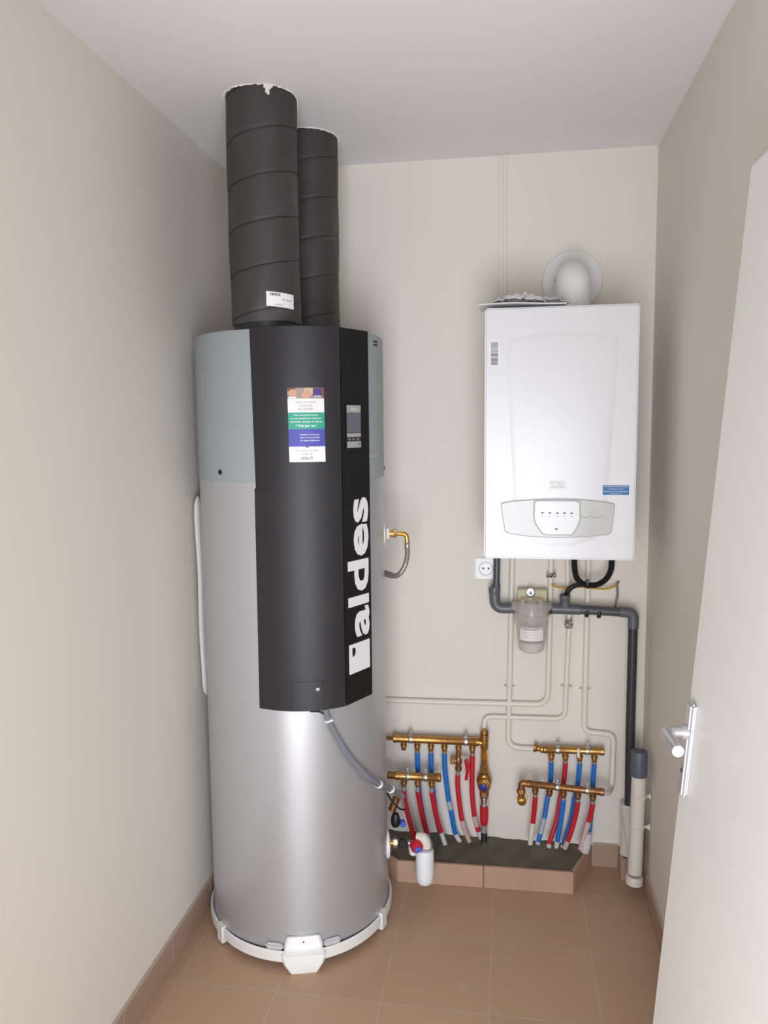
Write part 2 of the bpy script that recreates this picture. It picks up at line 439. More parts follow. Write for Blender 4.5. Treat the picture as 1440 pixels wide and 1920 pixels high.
for z in (0.795, 1.866, 1.8685):
    rings.append([tp(FA.x + 0.0008, FA.y - 0.0006, z), tp(FB.x, FB.y, z), tp(FB.x - 0.004, FB.y - 0.022, z), tp(0.15, 0.21, z), tp(LS + 0.0008, 0.235, z)])
side = obj('side_cover', ring_loft(bm, rings), M['panel_side'], H, label='black side face of the control column')
def curved(u, v, h): return tp(u, fw(u) + h, v)

# service hatch and lock on the lower front cover
bm = nb()
for a in ((-0.0195, 0.800, -0.0180, 0.8815), (0.0725, 0.800, 0.074, 0.8815), (-0.0195, 0.8802, 0.074, 0.8817)):
    plate(bm, curved, a[0], a[1], a[2], a[3], -0.001, 0.0013, 6)
hatch = obj('service_hatch', bm, M['dark'], front)
l0 = curved(0.057, 0.857, 0); dn = Vector((*EF, 0))
obj('lock', lathe(nb(), [(0.0075, -0.001), (0.0075, 0.002), (0.0055, 0.004), (0.0025, 0.0045), (0.0020, 0.002)], l0, dn, 20), M['screw'], front)

# information sticker
def stick(u, v, h): return curved(u + (1.704 - v) * 0.008, v, h)
st = obj('information_sticker', plate(nb(), stick, -0.0095, 1.502, 0.0895, 1.7035, 0, 0.0008, 8), M['paper'], H, label='portrait sticker with photo strip, green band and violet band')
obj('photo_strip', plate(nb(), stick, -0.0095, 1.6745, 0.0895, 1.7035, 0.0008, 0.0012, 8), M['taupe'], st)
bm = nb(); poly_plate(bm, stick, ell(0.004, 1.691, 0.0125, 0.0115), 0.0012, 0.0014); obj('printed_figure', bm, M['skin'], st)
bm = nb(); poly_plate(bm, stick, ell(0.041, 1.684, 0.013, 0.0095), 0.0012, 0.0014); obj('printed_figure', bm, M['skin'], st)
bm = nb(); poly_plate(bm, stick, [(-0.0095, 1.695), (-0.0095, 1.7035), (0.014, 1.7035), (0.010, 1.6985), (0.0, 1.6995), (-0.005, 1.694)], 0.0014, 0.0016); obj('printed_dark_hair', bm, M['hair'], st)
obj('printed_frame', plate(nb(), stick, 0.083, 1.676, 0.0893, 1.7035, 0.0012, 0.0014), M['hair'], st)
bm = nb(); poly_plate(bm, stick, [(0.036, 1.7035), (0.036, 1.693), (0.048, 1.695), (0.056, 1.684), (0.060, 1.688), (0.060, 1.7035)], 0.0014, 0.0016); obj('printed_fair_hair', bm, M['blond'], st)
obj('violet_block', plate(nb(), stick, 0.0595, 1.6775, 0.083, 1.7025, 0.0012, 0.0016, 2), M['purple'], st)
bm = nb(); text(bm, stick, 'aldes', 0.0725, 1.681, 0.022, 0.0058, 0.0016, 0.0019, 0.02); obj('strip_lettering', bm, M['paper'], st)
obj('strip_caption', plate(nb(), stick, -0.0065, 1.6755, 0.0145, 1.6795, 0.0014, 0.0017, 2), M['paper'], st)
obj('green_band', plate(nb(), stick, -0.0095, 1.592, 0.0895, 1.637, 0.0008, 0.0012, 8), M['green'], st)
obj('indigo_band', plate(plate(nb(), stick, -0.0095, 1.5445, 0.0895, 1.592, 0.0008, 0.0012, 8), stick, 0.036, 1.5415, 0.044, 1.5446, 0.0008, 0.0012), M['label_blue'], st)
bm = nb()
for s, v, w, h, b in (('Pour une performance', 1.6295, 0.066, 0.0062, 0.012), ("et une qualité d'air intérieur", 1.6205, 0.083, 0.0064, 0.012), ('optimales, changez vos filtres.', 1.6115, 0.088, 0.0064, 0.012), ('1 fois par an !', 1.6005, 0.056, 0.0095, 0.02)):
    text(bm, stick, s, 0.0395, v, w, h, 0.0012, 0.0015, b)
obj('green_band_lettering', bm, M['paper'], st); bm = nb()
for s, v, w in (('Enregistrez votre produit,', 1.5765, 0.054), ('faites en toute simplicité,', 1.5685, 0.055), ('sur support.aldes.com', 1.5605, 0.053)):
    text(bm, stick, s, 0.048, v, w, 0.0056, 0.0012, 0.0015, 0.012)
obj('indigo_band_lettering', bm, M['paper'], st)
bm = nb()
for s, v, w, h in (('AVEZ-VOUS PENSÉ', 1.6655, 0.056, 0.0068), ('À CHANGER', 1.6560, 0.036, 0.0068), ('VOS FILTRES ?', 1.6460, 0.046, 0.0062)):
    text(bm, stick, s, 0.0395, v, w, h, 0.0008, 0.0011)
obj('headline_lettering', bm, M['grey_ink'], st); bm = nb()
for s, v, w, h in (('Et profitez de nos offres', 1.5330, 0.062, 0.0056), ('en ligne sur', 1.5245, 0.030, 0.0056)):
    text(bm, stick, s, 0.0395, v, w, h, 0.0008, 0.0011)
text(bm, stick, 'aldes.fr', 0.0395, 1.5135, 0.034, 0.0095, 0.0008, 0.0011, 0.015)
obj('footer_lettering', bm, M['grey_ink'], st)

# display on the side face
def fu(lat): return (lat - LS) / (FB.x - LS) * FL
u0, u1 = fu(0.1515), fu(0.1935)
dp = obj('display', plate(nb(), facet, u0 - 0.003, 1.535, u1 + 0.004, 1.659, 0, 0.003), M['dark'], H)
obj('screen', plate(nb(), facet, u0, 1.580, u1, 1.637, 0.003, 0.0038), M['screen'], dp)
for za, zb_ in ((1.637, 1.657), (1.5685, 1.5785), (1.538, 1.5555)):
    obj('label_strip', plate(nb(), facet, u0, za, u1, zb_, 0.003, 0.004), M['label_grey'], dp)
obj('lettering', text(nb(), facet, 'T.Flow', (u0 + u1) / 2, 1.6465, 0.027, 0.005, 0.004, 0.0043, 0.01), M['paper'], dp)
for k in range(3): obj('button', plate(nb(), facet, u0 + 0.004 + k * 0.019, 1.558, u0 + 0.016 + k * 0.019, 1.566, 0.003, 0.0042), M['screw'], dp)
obj('mark', plate(plate(nb(), facet, u1 - 0.012, 1.548, u1 - 0.004, 1.5505, 0.004, 0.0043), facet, u1 - 0.012, 1.544, u1 - 0.006, 1.546, 0.004, 0.0043), M['ink'], dp)
obj('panel_joint', plate(nb(), facet, 0.004, 1.507, FL - 0.002, 1.508, 0, 0.0006), M['dark'], side)

# big white lettering reading upwards on the side face
def logo(u, v, h): return facet(-v, u, h)          # text x runs up, text y points back to the front cover
ua, ub = fu(0.1500), fu(0.2150)
bm = nb()
text(bm, logo, 'aldes', (0.985 + 1.394) / 2, -(ua + ub) / 2, 1.394 - 0.985, ub - ua, 0, 0.0025, 0.024)
obj('logo_lettering', bm, M['logo'], side, False)
# square emblem with a leaf-shaped opening near its upper inner corner
bm = nb()
sq = [(0.883, ua), (0.883, ub), (0.970, ub), (0.970, ua)]
hole = [(0.958, ua + 0.012), (0.960, ua + 0.020), (0.957, ua + 0.028), (0.948, ua + 0.031), (0.938, ua + 0.029), (0.933, ua + 0.022), (0.931, ua + 0.014), (0.945, ua + 0.012)]
def seg(z, u, h): return facet(u, z, h)
# outline split into two halves round the opening
ring_o = [(0.970, ua), (0.970, ua + 0.02), (0.970, ub), (0.926, ub), (0.883, ub), (0.883, ua + 0.03), (0.883, ua), (0.945, ua)]
vo = [[bm.verts.new(seg(z, u, h)) for z, u in ring_o] for h in (0, 0.0025)]
vi = [[bm.verts.new(seg(z, u, h)) for z, u in hole] for h in (0, 0.0025)]
for i in range(8):
    j = (i + 1) % 8
    for k in (0, 1): bm.faces.new((vo[k][i], vo[k][j], vi[k][j], vi[k][i]))
    bm.faces.new((vo[0][i], vo[0][j], vo[1][j], vo[1][i])); bm.faces.new((vi[0][i], vi[0][j], vi[1][j], vi[1][i]))
obj('logo_emblem', bm, M['logo'], side, False)

# base tray with its feet
def tray_r(a):
    k = abs(((math.degrees(a) + 60) % 120) - 60) / 60.0
    return 0.306 - 0.013 * k
n = 120
rings = []
for dr, z in ((-0.03, 0.030), (-0.004, 0.022), (0.0, 0.026), (0.0, 0.056), (-0.003, 0.059), (-0.008, 0.056), (-0.012, 0.040), (-0.03, 0.040)):
    rings.append([tp((tray_r(2 * math.pi * i / n) + dr) * math.sin(2 * math.pi * i / n), (tray_r(2 * math.pi * i / n) + dr) * math.cos(2 * math.pi * i / n), z) for i in range(n)])
base = obj('base_tray', ring_loft(nb(), rings, cap=True), M['white_plastic'], H, label='white plastic base tray')
def pol(a, lat, r, z):
    q = Vector((math.sin(a) * r + math.cos(a) * lat, math.cos(a) * r - math.sin(a) * lat))
    return tp(q.x, q.y, z)
for a in (0, 2 * math.pi / 3, 4 * math.pi / 3):
    bm = nb(); rings = []
    for z, w, r in ((0, 0.040, 0.318), (0.004, 0.044, 0.320), (0.030, 0.060, 0.318), (0.052, 0.066, 0.314), (0.058, 0.058, 0.306), (0.075, 0.056, 0.298), (0.094, 0.050, 0.295), (0.098, 0.046, 0.293)):
        inn = 0.25 if z < 0.05 else 0.2855
        rings.append([pol(a, -w, r - 0.006, z), pol(a, -w + 0.006, r, z), pol(a, 0, r + 0.001, z), pol(a, w - 0.006, r, z), pol(a, w, r - 0.006, z), pol(a, w * 0.9, inn, z), pol(a, -w * 0.9, inn, z)])
    ft = obj('foot', ring_loft(bm, rings), M['white_plastic'], base)
    if a == 0: obj('bolt_hole', cyl(nb(), pol(0, 0, 0.294, 0.084), pol(0, 0, 0.298, 0.084), 0.003, 12), M['screw'], base)
for a in (math.radians(60), math.radians(-60), math.pi):
    bm = nb(); prism_r = [[pol(a, -0.016, 0.285, z), pol(a, -0.016, 0.2985, z), pol(a, 0.016, 0.2985, z), pol(a, 0.016, 0.285, z)] for z in (0.008, 0.062)]
    obj('lug', ring_loft(bm, prism_r), M['white_plastic'], base)
for s in (-1, 1):
    bm = nb(); box(bm, -0.026, 0.026, -0.006, 0.006, 0, 0.022, 0.005, 3)
    for v in bm.verts:
        a = math.radians(17 * s); v.co = pol(a, v.co.x, 0.2915 + v.co.y, 0.055 + v.co.z)
    obj('clamp', bm, M['clamp'], base)

# connections on the right flank: wall-side discs and threaded nuts
def flank(lat, fwd, z): return tp(lat, fwd, z)
DX = Vector((*ER, 0))
up = obj('outlet_disc', lathe(nb(), [(0.045, -0.012), (0.045, 0.002), (0.030, 0.008), (0.012, 0.009)], flank(0.283, 0.0, 1.255), DX, 32), M['white_plastic'], H)
obj('insulating_nut', hexnut(nb(), flank(0.291, 0.0, 1.255), flank(0.303, 0.0, 1.255), 0.019), M['white_plastic'], up)
lo = obj('inlet_disc', lathe(nb(), [(0.048, -0.012), (0.048, 0.002), (0.032, 0.008), (0.012, 0.009)], flank(0.285, 0.02, 0.218), DX, 32), M['white_plastic'], H)

# hot outlet: brass elbow and braided hose that curls back behind the tank
oh = thing('outlet_hose', 'brass elbow with short braided steel hose curling back behind the tank', 'hose', tuple(flank(0.31, 0, 1.1)))
obj('union', cyl(nb(), flank(0.3005, 0, 1.2545), flank(0.318, 0, 1.2545), 0.0125), M['bright_brass'], oh)
obj('nut', hexnut(nb(), flank(0.316, 0, 1.2545), flank(0.328, 0, 1.2545), 0.0155), M['nut_brass'], oh)
pth = round_path([flank(0.326, 0, 1.2545), flank(0.360, 0, 1.252), flank(0.362, 0, 1.222)], 0.022)
obj('elbow', sweep(nb(), pth, 0.0078, 16), M['bright_brass'], oh)
obj('ferrule', lathe(nb(), [(0.0095, 0), (0.0105, 0.003), (0.009, 0.005), (0.009, 0.014), (0.0105, 0.017), (0.0095, 0.020)], flank(0.362, 0, 1.205), (0, 0, 1), 18), M['chrome'], oh)
pth = smooth_path([flank(0.362, 0, 1.206), flank(0.361, 0, 1.175), flank(0.350, 0, 1.140), flank(0.332, -0.01, 1.116), flank(0.312, -0.04, 1.110), flank(0.287, -0.09, 1.114)], 10)
obj('braided_hose', corrugated(nb(), pth, 0.0082, 0.003, 0.0005, 16), M['steel_braid'], oh)
obj('crimp', cyl(nb(), flank(0.315, -0.04, 1.110), flank(0.293, -0.08, 1.1125), 0.0105), M['steel_braid'], oh)

# cold inlet: safety group with siphon
sg = thing('safety_valve_group', 'safety valve group with red and blue knob and white siphon tube at the tank foot', 'safety valve', tuple(flank(0.36, 0.03, 0.09)))
obj('union', cyl(nb(), flank(0.292, 0.02, 0.218), flank(0.306, 0.02, 0.218), 0.011), M['brass'], sg)
obj('nut', hexnut(nb(), flank(0.303, 0.02, 0.218), flank(0.318, 0.02, 0.218), 0.017), M['nut_brass'], sg)
obj('body', sweep(nb(), [flank(0.316, 0.02, 0.218), flank(0.345, 0.022, 0.216), flank(0.385, 0.026, 0.212)], 0.010), M['screw'], sg)
obj('check_knob', lathe(nb(), [(0.015, 0), (0.017, 0.004), (0.017, 0.014), (0.013, 0.018)], flank(0.336, 0.018, 0.216), (*EF, 0), 20), M['black_rubber'], sg)
kd = (Vector((*EF, 0)) * 0.9 + Vector((*ER, 0)) * 0.15 + Vector((0, 0, -0.35))).normalized()
kb = obj('relief_knob', lathe(nb(), [(0.019, 0), (0.021, 0.006), (0.021, 0.020), (0.018, 0.026)], flank(0.378, 0.030, 0.216), kd, 24), M['red'], sg, label='red relief knob')
q = flank(0.378, 0.030, 0.216) + kd * 0.026
obj('knob_cap', lathe(nb(), [(0.012, 0), (0.012, 0.004), (0.009, 0.006)], q, kd, 20), M['knob_blue'], kb)
bm = nb(); sweep(bm, smooth_path([flank(0.385, 0.02, 0.232), flank(0.402, 0.028, 0.232), flank(0.412, 0.03, 0.214), flank(0.413, 0.03, 0.196)], 8), [0.016] * 8 + [0.018] * 17, 20)
obj('drain_elbow', bm, M['cream_plastic'], sg)
obj('siphon_collar', cyl(nb(), flank(0.413, 0.03, 0.193), flank(0.413, 0.03, 0.200), 0.0225), M['cap_grey'], sg)
obj('siphon_tube', lathe(nb(), [(0.022, 0.075), (0.0275, 0.083), (0.0295, 0.10), (0.0305, 0.185), (0.028, 0.193), (0.02, 0.195)], tp(0.409, 0.03, 0), (0, 0, 1), 32), M['bright_plastic'], sg)
obj('overflow_bulb', lathe(nb(), [(0.009, 0), (0.015, 0.006), (0.017, 0.02), (0.017, 0.036), (0.012, 0.042)], flank(0.376, 0.0, 0.158), (0, 0, 1), 20), M['bright_plastic'], sg)
obj('test_knob', cyl(nb(), flank(0.345, -0.03, 0.250), flank(0.345, -0.055, 0.250), 0.010, bev=0.002), M['knob_blue'], sg)
obj('pressure_body', lathe(nb(), [(0.012, 0), (0.016, 0.01), (0.016, 0.03), (0.010, 0.045)], flank(0.322, -0.05, 0.238), (0, 0, 1), 18), M['black_rubber'], sg)
obj('tee_fitting', cyl(nb(), flank(0.312, -0.07, 0.285), flank(0.330, -0.07, 0.33), 0.013), M['old_brass'], sg)

# supply cable bundle leaving the black panel
cb = thing('cable_bundle', 'grey sheathed cable bundle running from the black panel down round the tank', 'cable', tuple(tp(0.2, 0.25, 0.4)))
cpts = [tp(0.078, 0.292, 0.83), tp(0.078, 0.298, 0.80), tp(0.088, 0.291, 0.755), tp(0.112, 0.279, 0.70), tp(0.140, 0.267, 0.645), tp(0.172, 0.246, 0.595), tp(0.207, 0.222, 0.545), tp(0.240, 0.180, 0.505), tp(0.276, 0.120, 0.462), tp(0.306, 0.060, 0.420), tp(0.334, 0.02, 0.385), tp(0.346, 0.0, 0.345), tp(0.346, -0.02, 0.262)]
cp = smooth_path(cpts, 8)
obj('sheath', sweep(nb(), cp[:84], 0.0075, 14), M['sheath'], cb)
off = [p + Vector((-0.003, -0.001, -0.009)) for p in cp[6:90]]
obj('second_cable', sweep(nb(), off, 0.004, 10), M['cable_grey'], cb)
bm = nb(); sweep(bm, smooth_path([tp(0.028, 0.300, 0.803), tp(0.035, 0.300, 0.790), tp(0.060, 0.295, 0.785), tp(0.080, 0.296, 0.772)], 8), 0.0028, 10)
obj('black_lead', bm, M['black_rubber'], cb)
for i in (15, 57, 68):
    dd = (cp[i + 1] - cp[i - 1]); c0 = cp[i] + Vector((-0.001, 0, -0.003))
    bm = nb(); lathe(bm, [(0.0115, -0.002), (0.0125, -0.001), (0.0125, 0.002), (0.0115, 0.003)], c0, dd, 18)
    u_, v_ = frame(dd)
    side_v = Vector((*EF, 0)) * 0.6 + Vector((*ER, 0)) * (0.8 if i == 15 else -0.8)
    e = c0 + side_v.normalized() * 0.013
    box(bm, e.x - 0.004, e.x + 0.004, e.y - 0.003, e.y + 0.003, e.z - 0.003, e.z + 0.003, 0.001)
    obj('zip_tie', bm, M['paper'], cb)
obj('thin_black_wire', sweep(nb(), smooth_path([tp(0.288, -0.02, 0.375), tp(0.305, 0.0, 0.352), tp(0.330, 0.0, 0.325), tp(0.348, -0.01, 0.315)], 8), 0.003, 8), M['black_rubber'], cb)

# ------------------------------------------------------------------ insulated ducts through the ceiling
def duct(c, R, z0, z1, pitch, phase, label, seed):
    rnd = random.Random(seed)
    t = thing('insulated_duct', label, 'duct', (c[0], c[1], z0), 'insulated ducts on the water heater')
    n = 64; rings = []; nz = 150
    def wob(a, z): return R + 0.0012 * math.sin(3 * a + z * 9 + seed) + 0.0009 * math.sin(7 * a - z * 23)
    for k in range(nz + 1):
        z = z0 + (z1 - z0) * k / nz; rg = []
        for i in range(n):
            a = 2 * math.pi * i / n
            ph = ((z - z0 + phase) / pitch - a / (2 * math.pi)) % 1.0
            dd = min(ph, 1 - ph) * pitch
            r = wob(a, z) - 0.0022 * math.exp(-(dd / 0.004) ** 2)
            if k == 0: zz = z + 0.003 * math.sin(2 * a + seed)
            else: zz = z
            rg.append(Vector((c[0] + math.cos(a) * r, c[1] + math.sin(a) * r, zz)))
        rings.append(rg)
    obj('foam_sleeve', ring_loft(nb(), rings), M['duct'], t)
    # the spiral seam lies in the groove
    pts = []
    a = 0.0; total = (z1 - z0) / pitch
    k = 0
    while True:
        z = z0 - phase + pitch * (k / 60.0)
        if z > z1: break
        if z >= z0:
            ang = 2 * math.pi * (k / 60.0); r = wob(ang, z) - 0.0016
            pts.append(Vector((c[0] + math.cos(ang) * r, c[1] + math.sin(ang) * r, z)))
        k += 1
    obj('spiral_seam', sweep(nb(), pts, 0.0013, 6), M['seam'], t)
    obj('spigot', cyl(nb(), (c[0], c[1], 1.8675), (c[0], c[1], z0 + 0.02), R - 0.006, 48), M['black_rubber'], t)
    # torn plaster edge round the hole in the ceiling
    bm = nb(); m = 90; ra = []; rb = []
    for i in range(m):
        a = 2 * math.pi * i / m
        j = rnd.random()
        w = 0.0015 + (0.006 if 0.55 < ((a / (2 * math.pi) + 0.02) % 1) < 0.98 and j > 0.6 else 0.0015) * j
        h = 0.0012 + 0.004 * rnd.random()
        ra.append((c[0] + math.cos(a) * (R - 0.002), c[1] + math.sin(a) * (R - 0.002), a)); rb.append((w, h))
    rings = []
    for i in range(m + 1):
        x, y, a = ra[i % m]; w, h = rb[i % m]
        co, si = math.cos(a), math.sin(a)
        rings.append([Vector((x, y, z1 - 0.0002)), Vector((x + co * (w + 0.003), y + si * (w + 0.003), z1 - 0.0002)), Vector((x + co * (w * 0.7 + 0.002), y + si * (w * 0.7 + 0.002), z1 - h))])
    obj('plaster_edge', ring_loft(bm, rings, cap=False), M['plaster'], t, False)
    return t
R1 = 0.0975; C1 = (-0.6893, 2.1941); C2 = (-0.6435, 2.5100)
d1 = duct(C1, R1, 1.8855, ZC, 0.118, 0.06, 'black foam insulated duct in front, with a white label near its bottom', 3)
d2 = duct(C2, R1, 1.875, ZC, 0.118, 0.03, 'black foam insulated duct behind and right of the front one', 5)
# loose plaster crumb hanging over the front duct, upper right
bm = nb(); a = math.radians(-66)
for k in range(5):
    aa = a + k * 0.045; hh = (0.010, 0.022, 0.026, 0.012, 0.008)[k]
    x = C1[0] + math.cos(aa) * (R1 + 0.0015); y = C1[1] + math.sin(aa) * (R1 + 0.0015)
    box(bm, x - 0.0035, x + 0.0035, y - 0.0015, y + 0.0015, ZC - hh, ZC - 0.0003, 0.001, 1)
obj('plaster_crumb', bm, M['plaster'], d1)
bm = nb(); pts = [Vector((C1[0] + math.cos(aa) * (R1 + 0.004), C1[1] + math.sin(aa) * (R1 + 0.004), zz)) for aa, zz in ((0.12, ZC - 0.002), (0.17, ZC - 0.016), (0.24, ZC - 0.026), (0.32, ZC - 0.024), (0.40, ZC - 0.006))]
obj('torn_tape', sweep(bm, smooth_path(pts, 5), 0.0013, 6), M['plaster'], d1)
bm = nb(); pts = [Vector((C2[0] + math.cos(aa) * (R1 + 0.004), C2[1] + math.sin(aa) * (R1 + 0.004), zz)) for aa, zz in ((0.08, ZC - 0.002), (0.15, ZC - 0.016), (0.22, ZC - 0.024), (0.30, ZC - 0.02), (0.38, ZC - 0.006))]
obj('torn_tape', sweep(bm, smooth_path(pts, 5), 0.0013, 6), M['plaster'], d2)
# paper label on the front duct
va = math.atan2(-C1[1], -C1[0])                    # towards the viewer side
def dl(u, v, h):
    a = va + u / R1
    return Vector((C1[0] + math.cos(a) * (R1 + 0.0022 + h), C1[1] + math.sin(a) * (R1 + 0.0022 + h), v - u * 0.06))
lb = obj('duct_label', plate(nb(), dl, 0.001, 1.9265, 0.083, 1.9655, -0.001, 0.0008, 12), M['paper'], d1, label='white paper label')
bm = nb(); rb = random.Random(2); u = 0.010
while u < 0.038:
    w = rb.choice((0.0006, 0.001, 0.0016)); plate(bm, dl, u, 1.9555, u + w, 1.9625, 0.0008, 0.0011); u += w + rb.choice((0.0006, 0.001))
text(bm, dl, 'REF 11091861', 0.060, 1.9470, 0.030, 0.0034, 0.0008, 0.0011)
text(bm, dl, 'L 1000 D160', 0.034, 1.9325, 0.022, 0.0032, 0.0008, 0.0011)
obj('print', bm, M['ink'], lb)

# ------------------------------------------------------------------ padded foam strip between heater and left wall
bm = nb(); rings = []
for k in range(141):
    t = k / 140; z = 0.735 + 0.65 * t
    fx = 0.0045 * math.sin(z * 17 + 1.0) + 0.0008 * (1 if k % 2 else -1)
    w = 0.011 * (1 - 0.85 * (abs(t - 0.5) * 2) ** 22)
    cx, cy = -0.9725, 2.345
    cx += fx * 0.35
    rings.append([Vector((cx + math.cos(a) * w * 0.9, cy + math.sin(a) * w * 2.4 - 0.01 * t, z)) for a in [2 * math.pi * i / 20 for i in range(20)]])
fs = obj('foam_strip', ring_loft(bm, rings), M['foam'])
tag(fs, 'long white quilted foam strip squeezed between the water heater and the left wall', 'foam strip')

# ------------------------------------------------------------------ wall-hung boiler
BX0, BX1, BY, BZ0, BZ1 = -0.0790, 0.3665, 2.40, 1.190, 1.9430
B = thing('wall_boiler', 'white wall-hung gas boiler with grey control band, on the back wall', 'boiler', ((BX0 + BX1) / 2, 2.6, BZ0))
obj('casing', box(nb(), BX0 + 0.003, BX1 - 0.003, BY + 0.012, D - 0.001, BZ0 + 0.004, BZ1 - 0.002, 0.004), M['enamel_side'], B)
fp = obj('front_panel', box(nb(), BX0, BX1, BY, BY + 0.012, BZ0, BZ1, 0.005, 3), M['white_enamel'], B)
def bf(u, v, h): return Vector((u, BY - h, v))
# shallow raised centre field, narrowing towards the control band
def field(o):
    return [(-0.012 - o, 1.845 + o), (-0.012 - o, 1.80), (0.008 - o, 1.46), (0.016 - o, 1.30), (0.040, 1.255 - o), (0.10, 1.235 - o), (0.19, 1.235 - o), (0.25, 1.255 - o), (0.276 + o, 1.30), (0.288 + o, 1.46), (0.306 + o, 1.80), (0.306 + o, 1.845 + o), (0.22, 1.862 + o), (0.147, 1.866 + o), (0.07, 1.862 + o)]
bm = nb(); ring_loft(bm, [[bf(u, v, h) for u, v in field(o)] for o, h in ((0.003, -0.001), (0.0025, 0.0002), (-0.009, 0.0012), (-0.014, 0.0013))])
obj('raised_field', bm, M['white_enamel'], fp)
# control band
def lens(o):
    top = [(-0.0273, 2.3950, 1.3603), (0.0046, 2.3950, 1.3670), (0.0681, 2.3950, 1.3721), (0.1389, 2.3950, 1.3749), (0.2091, 2.3950, 1.3728), (0.2711, 2.3950, 1.3667), (0.3035, 2.3950, 1.3605)]
    bot = [(0.3052, 2.3950, 1.3525), (0.2975, 2.3950, 1.2773), (0.2884, 2.3950, 1.2691), (0.2265, 2.3950, 1.2619), (0.1405, 2.3950, 1.2576), (0.0533, 2.3950, 1.2615), (-0.0027, 2.3950, 1.2690), (-0.0156, 2.3950, 1.2754), (-0.0273, 2.3950, 1.3505)]
    P = [(q[0], q[2]) for q in top + bot]
    cx = sum(a for a, b in P) / len(P); cy = sum(b for a, b in P) / len(P)
    return [(cx + (a - cx) * o, cy + (b - cy) * (1 + (o - 1) * 3)) for a, b in P]
bnd = obj('control_band_edge', ring_loft(nb(), [[bf(u, v, h) for u, v in lens(1.008)] for h in (0.0, 0.0055)]), M['control_edge'], B)
ctl = obj('control_band', ring_loft(nb(), [[bf(u, v, h) for u, v in lens(o)] for o, h in ((1.0, 0.003), (1.0, 0.0065), (0.994, 0.0075))]), M['control'], B, label='grey curved control band')
F4 = [(0.0712, 2.3900, 1.3662), (0.0806, 2.3900, 1.3702), (0.1932, 2.3900, 1.3700), (0.2042, 2.3900, 1.3652), (0.2065, 2.3900, 1.3172), (0.2006, 2.3900, 1.2962), (0.1870, 2.3900, 1.2719), (0.1793, 2.3900, 1.2669), (0.1039, 2.3900, 1.2660), (0.0943, 2.3900, 1.2724), (0.0751, 2.3900, 1.2998), (0.0701, 2.3900, 1.3192)]
F4 = [(q[0], q[2]) for q in F4]
cx = sum(a for a, b in F4) / 12; cy = sum(b for a, b in F4) / 12
obj('keypad_rim', ring_loft(nb(), [[bf(cx + (a - cx) * s, cy + (b - cy) * s, h) for a, b in F4] for s, h in ((1.05, 0.004), (1.04, 0.0085))]), M['control_edge'], ctl)
kp = obj('keypad', ring_loft(nb(), [[bf(cx + (a - cx) * s, cy + (b - cy) * s, h) for a, b in F4] for s, h in ((1.0, 0.004), (1.0, 0.010), (0.96, 0.0125))]), M['white_enamel'], ctl, label='white keypad')
KEYS = [(0.0951, 2.3875, 1.3335), (0.1171, 2.3875, 1.3332), (0.1391, 2.3875, 1.3330), (0.1602, 2.3875, 1.3331), (0.1812, 2.3875, 1.3330)]
for q in KEYS:
    bm = nb(); poly_plate(bm, bf, ell(q[0], q[2], 0.0042, 0.0019, 14), 0.0120, 0.0138)
    obj('button', bm, M['ink'], kp)
    bm = nb(); poly_plate(bm, bf, ell(q[0], q[2] - 0.0105, 0.0030, 0.0024, 14), 0.0122, 0.0129)
    obj('indicator', bm, M['seam_grey'], kp)
q = (0.1366, 2.3875, 1.2846)
obj('display_window', poly_plate(nb(), bf, ell(q[0], q[2], 0.0050, 0.0030, 14), 0.0120, 0.0135), M['grey_ink'], kp)
# thin pen-like scribble on the right of the band
bm = nb(); SCR = [(0.2096, 2.3910, 1.3235), (0.2236, 2.3910, 1.3188), (0.2344, 2.3910, 1.3237), (0.2468, 2.3910, 1.3206), (0.2577, 2.3910, 1.3191), (0.2653, 2.3910, 1.3239), (0.2761, 2.3910, 1.3208)]
sweep(bm, smooth_path([Vector((a[0], BY - 0.0078, a[2])) for a in SCR], 4), 0.0006, 6)
obj('printed_wave', bm, M['grey_ink'], ctl)
# maker's badge, barcode, blue label
q0 = (0.1164, 2.3960, 1.4269); q1 = (0.1620, 2.3960, 1.4046)
bd = obj('badge', plate(nb(), bf, q0[0], q1[2], q1[0], q0[2], 0.0008, 0.0046), M['paper'], B)
bm = nb(); mu = (q0[0] + q1[0]) / 2
text(bm, bf, 'CHAPPEE', mu, q1[2] + 0.006, 0.034, 0.004, 0.0046, 0.0049)
plate(bm, bf, mu + 0.004, q0[2] - 0.008, mu + 0.010, q0[2] - 0.005, 0.0046, 0.0049)
obj('lettering', bm, M['pink_ink'], bd)
q0 = (-0.0649, 2.4000, 1.8476); q1 = (-0.0377, 2.4000, 1.7732)
bc = obj('barcode_label', plate(nb(), bf, q0[0], q1[2], q1[0], q0[2], 0, 0.0008), M['paper'], B)
bm = nb(); z = q1[2] + 0.003; rb = random.Random(5)
while z < q0[2] - 0.003:
    h = rb.choice((0.0010, 0.0016, 0.0022)); plate(bm, bf, q0[0] + 0.004, z, q1[0] - 0.002, z + h, 0.0008, 0.0011); z += h + rb.choice((0.0012, 0.0018))
obj('bars', bm, M['ink'], bc)
q0 = (0.2691, 2.4000, 1.4172); q1 = (0.3479, 2.4000, 1.3857)
bl = obj('blue_label', plate(nb(), bf, q0[0], q1[2], q1[0], q0[2], 0, 0.0020), M['paper'], B, label='small blue label with white lines of print')
obj('blue_field', plate(nb(), bf, q0[0] + 0.0015, q1[2] + 0.0015, q1[0] - 0.0015, q0[2] - 0.0015, 0.0020, 0.0023), M['label_teal'], bl)
bm = nb(); mu = (q0[0] + q1[0]) / 2; hh = (q0[2] - q1[2])
